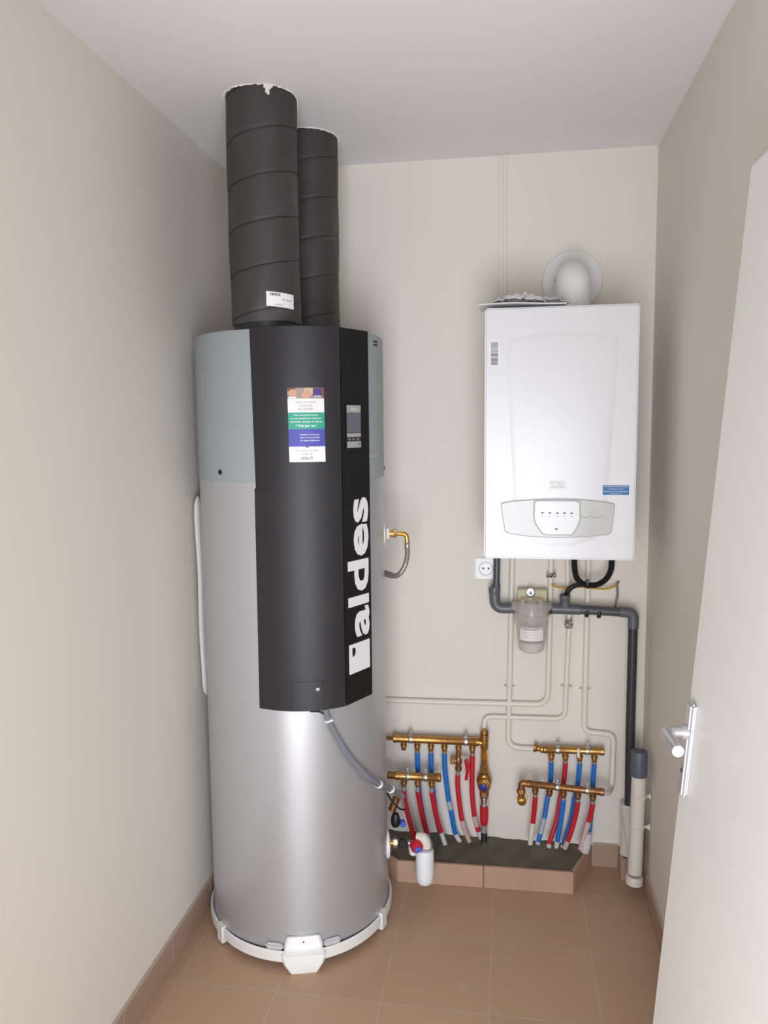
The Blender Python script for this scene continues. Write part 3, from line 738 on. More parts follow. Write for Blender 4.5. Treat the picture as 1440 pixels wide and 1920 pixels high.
for k, (s, w) in enumerate((('ENTRETIEN DEPANNAGE', 0.066), ('Chauffage Sanitaire', 0.048), ('Mise en service Chaudiere', 0.070), ('Appelez le', 0.036))):
    text(bm, bf, s, mu, q0[2] - hh * (0.16 + 0.225 * k), w, 0.0036, 0.0023, 0.0026)
obj('print', bm, M['bright_plastic'], bl)

# flue elbow from the boiler top into the wall
FL_ = thing('flue_elbow', 'white flue elbow with round wall plate above the boiler', 'flue', (0.190, 2.6, BZ1))
obj('wall_plate', lathe(nb(), [(0.096, 0), (0.100, 0.004), (0.098, 0.010), (0.080, 0.014), (0.058, 0.015)], (0.200, D, 2.078), (0, -1, 0), 48), M['white_plastic'], FL_)
pth = round_path([(0.190, 2.60, BZ1), (0.190, 2.60, 2.062), (0.198, D - 0.004, 2.066)], 0.075, 12)
obj('elbow', sweep(nb(), pth, 0.0545, 36), M['white_plastic'], FL_)
obj('collar', lathe(nb(), [(0.056, 0), (0.060, 0.003), (0.060, 0.016), (0.056, 0.018)], (0.190, 2.60, BZ1), (0, 0, 1), 36), M['cream_plastic'], FL_)
obj('screw', cyl(nb(), (0.142, 2.634, 2.055), (0.134, 2.630, 2.058), 0.004, 10), M['grey_ink'], FL_)

# papers and crumpled film lying on top of the boiler
pk = thing('packaging', 'crumpled clear plastic film over a sheet of card on top of the boiler', 'packaging', (0.02, 2.5, BZ1))
bm = nb(); rings = []
for i in range(9):
    u = i / 8; rings.append([Vector((-0.096 + 0.255 * u, y, BZ1 + 0.002 + (0.008 - 0.015 * (1 - u) ** 2 * 0) + dz + 0.003 * math.sin(u * 5))) for y, dz in ((2.405, 0), (2.56, 0.002), (2.56, 0.0045), (2.405, 0.0025))])
obj('card_sheet', ring_loft(bm, rings), M['paper'], pk)
rf = random.Random(11)
def crumple(name, x0, x1, y0, y1, hz, m, nx=17, ny=6):
    bm = nb(); g = []
    for i in range(nx + 1):
        row = []
        for j in range(ny + 1):
            u, v = i / nx, j / ny
            e = math.sin(math.pi * u) ** 0.35 * math.sin(math.pi * (0.15 + 0.7 * v))
            z = BZ1 + 0.014 + hz * e * (0.45 + 0.55 * rf.random())
            row.append(bm.verts.new((x0 + (x1 - x0) * u + rf.uniform(-.004, .004), y0 + (y1 - y0) * v + rf.uniform(-.005, .005), z)))
        g.append(row)
    for i in range(nx):
        for j in range(ny): bm.faces.new((g[i][j], g[i + 1][j], g[i + 1][j + 1], g[i][j + 1]))
    ex = bmesh.ops.extrude_face_region(bm, geom=list(bm.faces))
    for v in ex['geom']:
        if isinstance(v, bmesh.types.BMVert): v.co.z -= 0.0015
    return obj(name, bm, m, pk, True)
crumple('film', -0.065, 0.100, 2.41, 2.50, 0.040, M['film'])
crumple('film_fold', 0.03, 0.165, 2.425, 2.52, 0.034, M['film_clear'], 14, 6)

# ------------------------------------------------------------------ painted pipes on the back wall
WY = D - 0.013
def wpipe(pts, r, rad, label):
    o = obj('wall_pipe', sweep(nb(), round_path(pts, rad, 8), r, 16), M['pipe_paint'])
    return tag(o, label, 'pipe', 'cream painted pipes on the back wall')
wpipe([(0.0084, 2.7700, 1.1607), (-0.0004, 2.7700, 0.5460), (-0.0035, 2.7700, 0.4335), (0.0991, 2.7650, 0.4354)], 0.0098, 0.045, 'cream pipe dropping behind the clear filter to the upper right manifold')
wpipe([(0.1430, 2.7700, 1.1627), (0.1369, 2.7700, 0.6005), (-0.1813, 2.7700, 0.5933), (-0.4973, 2.7700, 0.5896)], 0.0098, 0.045, 'cream pipe turning left at the bottom and running level behind the water heater')
wpipe([(0.2070, 2.7700, 0.9012), (0.1973, 2.7700, 0.5501), (-0.0865, 2.7700, 0.5457), (-0.0897, 2.7550, 0.4952)], 0.0085, 0.035, 'cream pipe under the chrome stop valve, turning left to the brass riser')
wpipe([(0.2700, 2.7700, 1.1646), (0.2649, 2.7700, 0.5062), (0.3681, 2.7700, 0.5019), (0.3627, 2.7550, 0.3147), (0.3439, 2.6900, 0.3210), (0.3215, 2.6680, 0.3320)], 0.0098, 0.030, 'cream pipe nearest the grey downpipe, stepping right to the lower right manifold')
wpipe([(0.1957, 2.7680, 1.1638), (0.2066, 2.7680, 0.9171)], 0.0085, 0.03, 'short cream pipe between the boiler and the chrome stop valve')

def clip(q, label):
    t = thing('pipe_clip', label, 'pipe clip', (q[0], WY, q[2]), 'cream clips on the wall pipes')
    obj('band', lathe(nb(), [(0.0118, -0.003), (0.0128, -0.002), (0.0128, 0.002), (0.0118, 0.003)], (q[0], WY, q[2]), (0, 0, 1), 20), M['cream_plastic'], t)
    obj('ear', box(nb(), q[0] - 0.020, q[0] + 0.020, WY - 0.0045, WY + 0.006, q[2] - 0.0025, q[2] + 0.0025, 0.001), M['cream_plastic'], t)
    return t
clip((0.0007, 2.7700, 0.6614), 'cream clip on the pipe below the clear filter')
clip((0.2012, 2.7700, 0.6702), 'cream clip on the thin pipe below the chrome valve')
clip((0.2659, 2.7700, 0.6633), 'cream clip on the pipe nearest the grey downpipe')

# chrome stop valves
q = (0.2078, 2.7550, 0.9012)
v = thing('stop_valve', 'angular chrome stop valve on a pipe end under the grey drain pipe', 'valve', q, 'chrome valves under the boiler')
bm = nb(); hexnut(bm, (q[0] - 0.006, q[1], q[2] - 0.004), (q[0] - 0.003, q[1] - 0.006, q[2] + 0.021), 0.014); obj('nut', bm, M['chrome'], v)
bm = nb(); lathe(bm, [(0.008, 0), (0.013, 0.004), (0.015, 0.012), (0.009, 0.018)], (q[0] - 0.004, q[1] + 0.004, q[2] - 0.004), (0.2, -1, -0.25), 8); obj('body', bm, M['chrome'], v)
bm = nb(); hexnut(bm, (q[0] - 0.001, q[1], q[2] - 0.020), (q[0] - 0.001, q[1], q[2] - 0.008), 0.0105); obj('tail_nut', bm, M['chrome'], v)
q = (0.1394, 2.7500, 1.0735)
v = thing('stop_valve', 'small chrome valve with side lever right under the boiler', 'valve', q, 'chrome valves under the boiler')
obj('body', hexnut(nb(), (q[0] - 0.014, q[1], q[2]), (q[0] + 0.006, q[1], q[2]), 0.008), M['chrome'], v)
obj('lever', lathe(nb(), [(0.004, 0), (0.005, 0.006), (0.009, 0.010), (0.008, 0.014)], (q[0] + 0.004, q[1], q[2]), (1, -0.3, 0.25), 12), M['screw'], v)

# ------------------------------------------------------------------ grey condensate drain
PY = 2.72
dr = thing('drain_pipe', 'dark grey plastic drain pipe with elbows running across and down beside the right wall', 'drain pipe', (0.4196, 2.7200, 0.2469))
e0 = (-0.0530, 2.7200, 0.9596); t0 = (0.0135, 2.7200, 0.9595)
obj('inlet_elbow', sweep(nb(), round_path([(-0.0533, 2.7200, 1.0337), (-0.0511, 2.7200, 0.9577), (0.0153, 2.7200, 0.9614)], 0.036, 10), 0.0185, 24), M['pvc_light'], dr)
obj('elbow_socket', lathe(nb(), [(0.0188, -0.006), (0.0198, -0.003), (0.0203, 0.012), (0.0190, 0.018), (0.016, 0.019)], (-0.0532, 2.7200, 1.0167), (0, 0, 1), 24), M['pvc_light'], dr)
obj('socket_opening', cyl(nb(), (-0.0533, 2.7200, 1.0280), (-0.0533, 2.7200, 1.0347), 0.0175), M['dark'], dr)
sd = (-0.0446, 2.7150, 1.1498); se = (-0.0467, 2.7120, 1.0355)
obj('standpipe', cyl(nb(), sd, se, 0.0118), M['pvc_grey'], dr)
obj('standpipe_tip', lathe(nb(), [(0.0120, 0), (0.015, 0.004), (0.015, 0.012), (0.0125, 0.016)], (-0.0477, 2.7150, 1.0311), (0.05, 0, 1), 20), M['pvc_grey'], dr)
tA = (0.1339, 2.7200, 0.9627); tB = (0.2402, 2.7200, 0.9619)
bm = nb(); sweep(bm, [tA, tB], 0.0182, 24); obj('tee', bm, M['pvc_light'], dr)
obj('tee_ring', cyl(nb(), (0.1339, 2.7200, 0.9627), (0.1448, 2.7200, 0.9630), 0.0195), M['pvc_dark'], dr)
tm = (0.1899, 2.7200, 0.9624); tt = (0.1874, 2.7200, 1.0130)
obj('tee_branch', lathe(nb(), [(0.0170, 0), (0.0170, 0.038), (0.0190, 0.042), (0.0190, 0.047), (0.017, 0.050)], tm, Vector(tt) - Vector(tm), 24), M['pvc_light'], dr)
obj('branch_opening', cyl(nb(), (0.1878, 2.7200, 1.0111), (0.1876, 2.7200, 1.0139), 0.0165), M['dark'], dr)
obj('crosspipe', sweep(nb(), [(0.2366, 2.7200, 0.9618), (0.3788, 2.7200, 0.9573)], 0.0160, 24), M['pvc_grey'], dr)
obj('outlet_elbow', sweep(nb(), round_path([(0.3717, 2.7200, 0.9581), (0.4175, 2.7200, 0.9556), (0.4170, 2.7200, 0.9035)], 0.036, 10), 0.0185, 24), M['pvc_light'], dr)
obj('downpipe', sweep(nb(), [(0.4168, 2.7200, 0.9091), (0.4169, 2.7250, 0.5554), (0.4204, 2.7300, 0.2379)], 0.0160, 24), M['pvc_dark'], dr)
CL = [(0.2618, 2.7200, 0.9569), (0.3028, 2.7200, 0.9552)]
for q in CL:
    obj('cable_tie', lathe(nb(), [(0.0165, -0.006), (0.0185, -0.003), (0.0185, 0.003), (0.0165, 0.006)], (q[0], q[1], q[2] - 0.003), (1, 0, -0.03), 20), M['black_rubber'], dr)

# cream soil branch at the bottom right corner
wb = thing('soil_branch', 'cream waste pipe with a grey plug on top, standing in the right corner', 'waste pipe', (0.425, 2.6, 0.062))
FX = [(0.4287, 2.6000, 0.5185), (0.4290, 2.6000, 0.4353), (0.4235, 2.6000, 0.0884), (0.4224, 2.6000, 0.0615)]
obj('standing_pipe', sweep(nb(), [FX[1], FX[2]], 0.0235, 28), M['pvc_white'], wb)
obj('plug', lathe(nb(), [(0.026, -0.004), (0.0265, 0.0), (0.0265, 0.078), (0.025, 0.082), (0.018, 0.0835), (0.017, 0.080)], FX[1], Vector(FX[0]) - Vector(FX[1]), 28), M['pvc_cap'], wb, label='blue-grey plug')
obj('end_socket', lathe(nb(), [(0.022, 0), (0.0285, 0.003), (0.0285, 0.026), (0.025, 0.031)], (FX[3][0], FX[3][1], 0.048), (0.02, 0, 1), 28), M['pvc_white'], wb)
obj('inner_pipe', sweep(nb(), [(0.424, 2.60, 0.14), (0.420, 2.66, 0.20), (0.416, 2.728, 0.245)], 0.0245, 24), M['pvc_white'], wb)
obj('rear_socket', lathe(nb(), [(0.0235, 0.078), (0.0235, 0.215), (0.0262, 0.222), (0.0262, 0.262), (0.0225, 0.266)], (0.4165, 2.735, 0), (0, 0, 1), 28), M['pvc_white'], wb)
obj('gusset', prism(nb(), [(0.413, 2.61), (0.423, 2.61), (0.423, 2.72), (0.413, 2.72)], 0.105, 0.225), M['pvc_white'], wb)
WC = [(0.4308, 2.6000, 0.3610), (0.4265, 2.6000, 0.2537)]
for i, q in enumerate(WC):
    c_ = thing('wall_clip', ('upper' if i == 0 else 'lower') + ' of two cream cone-ended clips holding the waste pipe to the right wall', 'pipe clip', (q[0], q[1], q[2]), 'clips on the waste pipe')
    obj('band', lathe(nb(), [(0.0242, -0.004), (0.0262, -0.003), (0.0262, 0.003), (0.0242, 0.004)], (q[0], q[1], q[2]), (-0.04, 0, 1), 24), M['pvc_white'], c_)
    obj('cone', lathe(nb(), [(0.003, 0), (0.005, 0.006), (0.012, XR - q[0] - 0.026)], (q[0] + 0.024, q[1] - 0.004, q[2] + 0.002), (1, 0, 0), 16), M['cream_plastic'], c_)

# ------------------------------------------------------------------ condensate neutraliser / filter
fc = (0.0754, 2.7000, 0.9489)
fx = fc[0]
flt = thing('condensate_filter', 'clear plastic condensate filter bowl with paper label in the grey drain line', 'filter', (fx, 2.70, (0.0767, 2.7000, 0.8127)[2]))
zt, z1_, z2_, z3_, zb = ((0.0750, 2.7000, 0.9827)[2], (0.0754, 2.7000, 0.9452)[2], (0.0757, 2.7000, 0.9150)[2], (0.0759, 2.7000, 0.8961)[2], (0.0767, 2.7000, 0.8127)[2])
prof = [(0.010, zb), (0.034, zb + 0.001), (0.044, zb + 0.010), (0.0465, zb + 0.026), (0.050, z3_), (0.058, z2_), (0.0605, z1_ - 0.004), (0.0615, z1_), (0.057, z1_ + 0.004), (0.054, zt - 0.004), (0.046, zt + 0.008), (0.030, zt + 0.016)]
inn = [(r - 0.0025, z + (0.0025 if z < z1_ else -0.002)) for r, z in prof[1:-1]]
obj('bowl', lathe(nb(), prof, (fx, 2.705, 0), (0, 0, 1), 40), M['clear'], flt)
obj('bowl_ring', lathe(nb(), [(0.0615, -0.003), (0.0628, 0), (0.0615, 0.003)], (fx, 2.705, z1_), (0, 0, 1), 40, cap=False), M['clear'], flt)
obj('inner_tube', cyl(nb(), (fx, 2.705, z3_ - 0.030), (fx, 2.705, zt), 0.020), M['clear'], flt)
obj('granulate', lathe(nb(), [(0.01, zb + 0.004), (0.038, zb + 0.006), (0.043, zb + 0.028), (0.042, zb + 0.036), (0.01, zb + 0.038)], (fx, 2.705, 0), (0, 0, 1), 28), M['foam'], flt)
for s in (-1, 1):
    obj('spigot', cyl(nb(), (fx + s * 0.040, 2.715, fc[2] + 0.018), (fx + s * 0.066, 2.72, fc[2] + 0.018), 0.0185), M['clear'], flt)
b0 = (0.0279, 2.7450, 1.0247); b1 = (0.1277, 2.7450, 0.9662)
br = obj('bracket', box(nb(), b0[0], b1[0], 2.735, D, b1[2], b0[2], 0.003), M['resin'], flt, label='translucent yellow-green bracket')
b2 = (0.0718, 2.7300, 1.0137)
obj('bracket_line', box(nb(), b0[0] + 0.010, b1[0] - 0.010, 2.7335, 2.7352, b2[2] - 0.018, b2[2] - 0.015), M['old_brass'], br)
obj('washer', lathe(nb(), [(0.017, 0), (0.017, 0.002), (0.015, 0.003), (0.007, 0.003)], (b2[0], 2.735, b2[2]), (0, -1, 0), 28), M['zinc'], br)
obj('screw_head', lathe(nb(), [(0.006, 0), (0.006, 0.003), (0.003, 0.005)], (b2[0], 2.732, b2[2]), (0, -1, 0), 12), M['screw'], br)
for s in (-1, 1):
    obj('boss', cyl(nb(), (fx + s * 0.020, 2.725, b2[2] - 0.034), (fx + s * 0.020, 2.740, b2[2] - 0.030), 0.0035, 10), M['dark'], br)
def fl(u, v, h):
    a = -math.pi / 2 - 0.02 + u / 0.0505
    rr = 0.0508 + (v - 1.0) * 0 + h
    return Vector((fx + math.cos(a) * rr, 2.705 + math.sin(a) * rr, v))
l0 = (0.0745, 2.6500, 0.9091)[2]; l1 = (0.0749, 2.6500, 0.8627)[2]
lab = obj('filter_label', plate(nb(), fl, -0.043, l1, 0.043, l0, 0, 0.0008, 12), M['paper'], flt)
bm = nb(); text(bm, fl, 'NEUTRALIT', -0.004, l0 - 0.007, 0.050, 0.0060, 0.0008, 0.0011, 0.01)
obj('print', bm, M['ink'], lab)
bm = nb()
for k in range(4): plate(bm, fl, -0.034, l0 - 0.018 - k * 0.0065, 0.030 - 0.006 * (k % 2), l0 - 0.0166 - k * 0.0065, 0.0008, 0.0010, 8)
obj('fine_print', bm, M['pink_ink'], lab)

# ------------------------------------------------------------------ socket outlet
s0 = (-0.1190, 2.7750, 1.1311); s1 = (-0.0452, 2.7750, 1.0612)
so = thing('socket_outlet', 'white wall socket behind the grey standpipe, lower left of the boiler', 'socket', ((s0[0] + s1[0]) / 2, D, s1[2]))
sx, sz = (s0[0] + s1[0]) / 2 - 0.0015, (s0[2] + s1[2]) / 2
sx = (-0.0848, 2.7750, 1.0893)[0]; sz = (-0.0848, 2.7750, 1.0893)[2]
obj('plate', box(nb(), sx - 0.0375, sx + 0.0375, D - 0.010, D, sz - 0.0375, sz + 0.0375, 0.003), M['socket'], so)
obj('well_rim', lathe(nb(), [(0.026, 0), (0.026, 0.0025), (0.0235, 0.003), (0.021, 0.0005)], (sx, D - 0.010, sz), (0, -1, 0), 32), M['socket'], so)
for s in (-1, 1): obj('pin_hole', cyl(nb(), (sx + s * 0.0095, D - 0.0100, sz + 0.001), (sx + s * 0.0095, D - 0.0112, sz + 0.001), 0.0034, 12), M['dark'], so)
obj('earth_pin', cyl(nb(), (sx, D - 0.010, sz + 0.012), (sx, D - 0.017, sz + 0.012), 0.0024, 12), M['chrome'], so)

# ------------------------------------------------------------------ hoses and wires under the boiler
ch = thing('corrugated_hose', 'black corrugated hose looping under the boiler into the grey tee', 'hose', (0.1861, 2.7000, 1.0117))
P1 = smooth_path([(0.2143, 2.6800, 1.1597), (0.2150, 2.6800, 1.1196), (0.2226, 2.6800, 1.0813), (0.2422, 2.6800, 1.0616), (0.2634, 2.6800, 1.0565), (0.2913, 2.6800, 1.0590), (0.3188, 2.6800, 1.0778), (0.3339, 2.6800, 1.1073), (0.3368, 2.6800, 1.1345), (0.3362, 2.6800, 1.1617)], 10)
obj('loop', corrugated(nb(), P1, 0.0100, 0.0032, 0.0013), M['black_rubber'], ch)
P2 = smooth_path([(0.2643, 2.6900, 1.0582), (0.2335, 2.7000, 1.0536), (0.2096, 2.7100, 1.0418), (0.1963, 2.7200, 1.0226), (0.1894, 2.7200, 0.9999)], 10)
obj('tail', corrugated(nb(), P2, 0.0085, 0.0032, 0.0009), M['black_rubber'], ch)
q = (0.2581, 2.6800, 1.0601)
bm = nb(); lathe(bm, [(0.015, -0.003), (0.0165, -0.002), (0.0165, 0.002), (0.015, 0.003)], q, (1, 0, 0.1), 16); box(bm, q[0] - 0.005, q[0] + 0.005, q[1] - 0.020, q[1] - 0.008, q[2] + 0.006, q[2] + 0.018, 0.001)
obj('cable_tie', bm, M['black_rubber'], ch)
ew = obj('earth_wire', sweep(nb(), smooth_path([(0.1435, 2.7500, 1.0415), (0.1582, 2.7500, 1.0342), (0.1909, 2.7500, 1.0312), (0.2361, 2.7500, 1.0360), (0.2848, 2.7500, 1.0315), (0.3260, 2.7500, 1.0305), (0.3491, 2.7500, 1.0367), (0.3645, 2.7600, 1.0443)], 8), 0.0035, 10), M['earth'])
tag(ew, 'yellow earth wire stretched behind the black corrugated hose', 'wire')
gc = obj('grey_cable', sweep(nb(), smooth_path([(0.3745, 2.7830, 1.0493), (0.3686, 2.7650, 1.0490), (0.3664, 2.7600, 1.0369), (0.3684, 2.7570, 1.0094), (0.3634, 2.7550, 0.9815), (0.3568, 2.7550, 0.9512)], 8), 0.0042, 10), M['cable_grey'])
tag(gc, 'grey cable coming out of the wall and down behind the grey drain pipe', 'cable')

# ------------------------------------------------------------------ brass manifolds
def manifold(a, b, r, outs, clips, label, m, drop, ends=True, sz=1.0, clipang=0):
    a = Vector(a); b = Vector(b)
    t = thing('manifold', label, 'manifold', tuple((a + b) / 2), 'brass manifolds on the back wall')
    L = (b - a).length
    obj('bar', lathe(nb(), [(r * 0.8, 0), (r * 1.12, 0.002), (r * 1.12, 0.014), (r, 0.017), (r, L - 0.017), (r * 1.12, L - 0.014), (r * 1.12, L - 0.002), (r * 0.8, L)], a, b - a, 24), m, t)
    for fpos in outs:
        p = a + (b - a) * fpos
        bm = nb(); lathe(bm, [(0.0085, 0), (0.0085, r + 0.004), (0.0115, r + 0.005), (0.0118, r + 0.013), (0.0095, r + 0.015), (0.0095, r + 0.020), (0.0080, r + drop)], p, (0, 0, -1), 12)
        obj('outlet', bm, M['brass'] if m is M['brass'] else m, t)
    for fpos in clips:
        p = a + (b - a) * fpos
        bm = nb(); lathe(bm, [(r + 0.0006, -0.006), (r + 0.0022, -0.006), (r + 0.0026, -0.0025), (r + 0.0010, -0.002), (r + 0.0010, 0.002), (r + 0.0026, 0.0025), (r + 0.0022, 0.006), (r + 0.0006, 0.006)], p, b - a, 24)
        box(bm, p.x - 0.006, p.x + 0.006, p.y - 0.004, p.y + 0.004, p.z + r, p.z + r + 0.010, 0.001)
        lathe(bm, [(0.005, 0), (0.0075, 0.002), (0.0075, 0.007), (0.004, 0.010)], (p.x, p.y - 0.002, p.z + r + 0.007), (0, -0.4, 1), 12)
        sweep(bm, [(p.x, p.y + r + 0.001, p.z - 0.002), (p.x, D - 0.0005, p.z - 0.002 - 0.6 * (D - p.y - r))], 0.003, 10)
        obj('pipe_clamp', bm, M['zinc'], t, label='shiny zinc clamp')
    return t
UL = ((-0.4192, 2.7350, 0.4590), (-0.1061, 2.7350, 0.4623))
m1 = manifold(UL[0], UL[1], 0.0145, [0.125, 0.285, 0.445, 0.602, 0.765, 0.925], [0.205, 0.85], 'longest brass manifold, upper of the two beside the water heater', M['brass'], 0.028)
obj('end_lever', box(nb(), *sorted((UL[0][0] - 0.030, UL[0][0] - 0.002)), UL[0][1] - 0.007, UL[0][1] + 0.007, UL[0][2] - 0.006, UL[0][2] + 0.005, 0.002), M['old_brass'], m1)
LL = ((-0.4040, 2.6650, 0.3490), (-0.2370, 2.6650, 0.3516))
m2 = manifold(LL[0], LL[1], 0.0140, [0.20, 0.50, 0.80], [0.28, 0.67], 'shortest brass manifold, lower of the two beside the water heater', M['brass'], 0.024)
obj('end_nut', hexnut(nb(), (LL[0][0] - 0.026, LL[0][1], LL[0][2] + 0.001), (LL[0][0] + 0.001, LL[0][1], LL[0][2]), 0.0125), M['old_brass'], m2)
UR = ((0.1223, 2.7350, 0.4475), (0.3321, 2.7350, 0.4517))
m3 = manifold(UR[0], UR[1], 0.0125, [0.13, 0.365, 0.60, 0.84], [0.24, 0.73], 'upper brass manifold below the boiler, on the right', M['brass'], 0.026)
obj('flared_adapter', lathe(nb(), [(0.0165, -0.004), (0.016, 0.003), (0.011, 0.008), (0.010, 0.018), (0.0135, 0.022), (0.0125, 0.030)], (UR[0][0] - 0.027, UR[0][1] + 0.012, UR[0][2]), (1, -0.3, -0.1), 16), M['brass'], m3)
tp_ = Vector(UR[0]).lerp(Vector(UR[1]), 0.575)
obj('tape_scrap', box(nb(), tp_.x - 0.005, tp_.x + 0.004, tp_.y - 0.0145, tp_.y - 0.0125, tp_.z - 0.020, tp_.z + 0.013, 0.0005, 1), M['cream_plastic'], m3)
LR = ((0.0621, 2.6650, 0.3493), (0.3264, 2.6650, 0.3348))
m4 = manifold(LR[0], LR[1], 0.0118, [0.115, 0.30, 0.48, 0.665, 0.855], [0.405, 0.785], 'lower brass manifold below the boiler, with an end elbow on its left', M['old_brass'], 0.024)
e = (0.0455, 2.6650, 0.3560); e2 = (0.0441, 2.6650, 0.3031); e3 = (0.0441, 2.6600, 0.2957)
obj('end_elbow', sweep(nb(), round_path([LR[0], (e[0], e[1], LR[0][2] + 0.001), e2], 0.012), 0.0115, 16), M['old_brass'], m4)
obj('elbow_nut', hexnut(nb(), (e2[0], e2[1], e2[2] + 0.026), (e2[0], e2[1], e2[2] + 0.010), 0.0150), M['brass'], m4)
obj('drain_cap', lathe(nb(), [(0.012, 0), (0.016, 0.003), (0.0165, 0.020), (0.012, 0.026)], (e3[0], e3[1] + 0.012, e3[2] - 0.002), (0.15, -0.75, -0.35), 12), M['bright_brass'], m4)
rr = nb(); lathe(rr, [(0.0125, -0.001), (0.0138, 0), (0.0125, 0.001)], (e3[0] + 0.010, e3[1], e3[2] + 0.005), (0.3, -1, 0), 20, cap=False)
obj('red_washer', rr, M['red'], m4)

# ------------------------------------------------------------------ hoses below the manifolds
def hose(name, pts, segs, label, group, r=0.0088):
    """segs: list of (start fraction, end fraction, material, part name)"""
    P = smooth_path(pts, 14)
    t = thing(name, label, 'hose', tuple(P[-1]), group)
    N = len(P) - 1
    for a, b, m, nm in segs:
        i0, i1 = int(a * N), max(int(b * N), int(a * N) + 1)
        obj(nm, sweep(nb(), P[i0:i1 + 1], r if nm != 'bare_pipe' else r - 0.0015, 14), M[m], t)
    return t
GL = 'coloured hoses below the left manifolds'; GR = 'coloured hoses below the right manifolds'
def outlet_pt(ab, f, dz): 
    p = Vector(ab[0]).lerp(Vector(ab[1]), f); return Vector((p.x, p.y, p.z - dz))
# left bundle, fed by the upper bar
hose('water_hose', [outlet_pt(UL, 0.285, 0.036), outlet_pt(UL, 0.285, 0.06), (-0.3274, 2.7350, 0.3258), (-0.3207, 2.7400, 0.2253), (-0.2981, 2.7450, 0.1042), (-0.2863, 2.7450, 0.0676)], [(0, 0.17, 'pex', 'bare_pipe'), (0.15, 0.97, 'blue', 'sleeve')], 'first blue hose from the left, passing behind the short left manifold', GL)
hose('water_hose', [outlet_pt(UL, 0.445, 0.036), outlet_pt(UL, 0.445, 0.06), (-0.2783, 2.7350, 0.3289), (-0.2694, 2.7400, 0.2288), (-0.2564, 2.7450, 0.1343), (-0.2407, 2.7450, 0.0794)], [(0, 0.17, 'pex', 'bare_pipe'), (0.15, 0.97, 'blue', 'sleeve')], 'second blue hose from the left, passing behind the short left manifold', GL)
hose('water_hose', [outlet_pt(UL, 0.602, 0.036), outlet_pt(UL, 0.602, 0.06), (-0.2276, 2.7350, 0.3362), (-0.2160, 2.7350, 0.2370), (-0.2063, 2.7350, 0.1885), (-0.1931, 2.7400, 0.1107), (-0.1755, 2.7400, 0.0748)], [(0, 0.14, 'pex', 'bare_pipe'), (0.12, 0.52, 'blue', 'sleeve'), (0.52, 0.64, 'blue_wrap', 'clear_gap'), (0.64, 0.86, 'blue', 'lower_sleeve'), (0.86, 1, 'clear_wrap', 'end_wrap')], 'blue hose right of the short left manifold, with a clear gap', GL)
hose('water_hose', [outlet_pt(UL, 0.765, 0.110), (-0.1829, 2.7350, 0.2984), (-0.1751, 2.7350, 0.2174), (-0.1634, 2.7350, 0.1465), (-0.1403, 2.7400, 0.0776)], [(0, 0.12, 'pex', 'bare_pipe'), (0.10, 0.70, 'red', 'sleeve'), (0.70, 1, 'pink_wrap', 'end_wrap')], 'red hose below the small brass tap on the upper left manifold', GL)
hose('water_hose', [outlet_pt(UL, 0.925, 0.036), outlet_pt(UL, 0.925, 0.07), (-0.1307, 2.7350, 0.2815), (-0.1227, 2.7350, 0.1863), (-0.1110, 2.7350, 0.1360), (-0.0975, 2.7400, 0.0933)], [(0, 0.16, 'pex', 'bare_pipe'), (0.14, 0.62, 'red', 'sleeve'), (0.62, 0.78, 'pink_wrap', 'clear_gap'), (0.78, 0.86, 'red', 'lower_sleeve'), (0.86, 1, 'clear_wrap', 'end_wrap')], 'red hose beside the brass riser, last of the left bundle', GL)
# left bundle, fed by the lower bar
hose('water_hose', [outlet_pt(LL, 0.20, 0.036), outlet_pt(LL, 0.20, 0.06), (-0.3681, 2.6800, 0.2415), (-0.3543, 2.6900, 0.1662), (-0.3423, 2.7000, 0.1085), (-0.3300, 2.7100, 0.0544)], [(0, 0.18, 'pex', 'bare_pipe'), (0.16, 0.94, 'red', 'sleeve')], 'red hose nearest the water heater', GL)
hose('water_hose', [outlet_pt(LL, 0.50, 0.036), outlet_pt(LL, 0.50, 0.06), (-0.3169, 2.6750, 0.2576), (-0.3055, 2.6900, 0.1800), (-0.2913, 2.7000, 0.1206), (-0.2710, 2.7100, 0.0550)], [(0, 0.18, 'pex', 'bare_pipe'), (0.16, 0.80, 'red', 'sleeve'), (0.80, 1, 'pex', 'bare_pipe')], 'red hose from the middle outlet of the short left manifold', GL)
hose('water_hose', [outlet_pt(LL, 0.80, 0.036), outlet_pt(LL, 0.80, 0.06), (-0.2668, 2.6750, 0.2611), (-0.2550, 2.6900, 0.1837), (-0.2406, 2.7000, 0.1286), (-0.2241, 2.7100, 0.0670)], [(0, 0.18, 'pex', 'bare_pipe'), (0.16, 0.80, 'red', 'sleeve'), (0.80, 1, 'clear_wrap', 'end_wrap')], 'red hose from the right outlet of the short left manifold', GL)
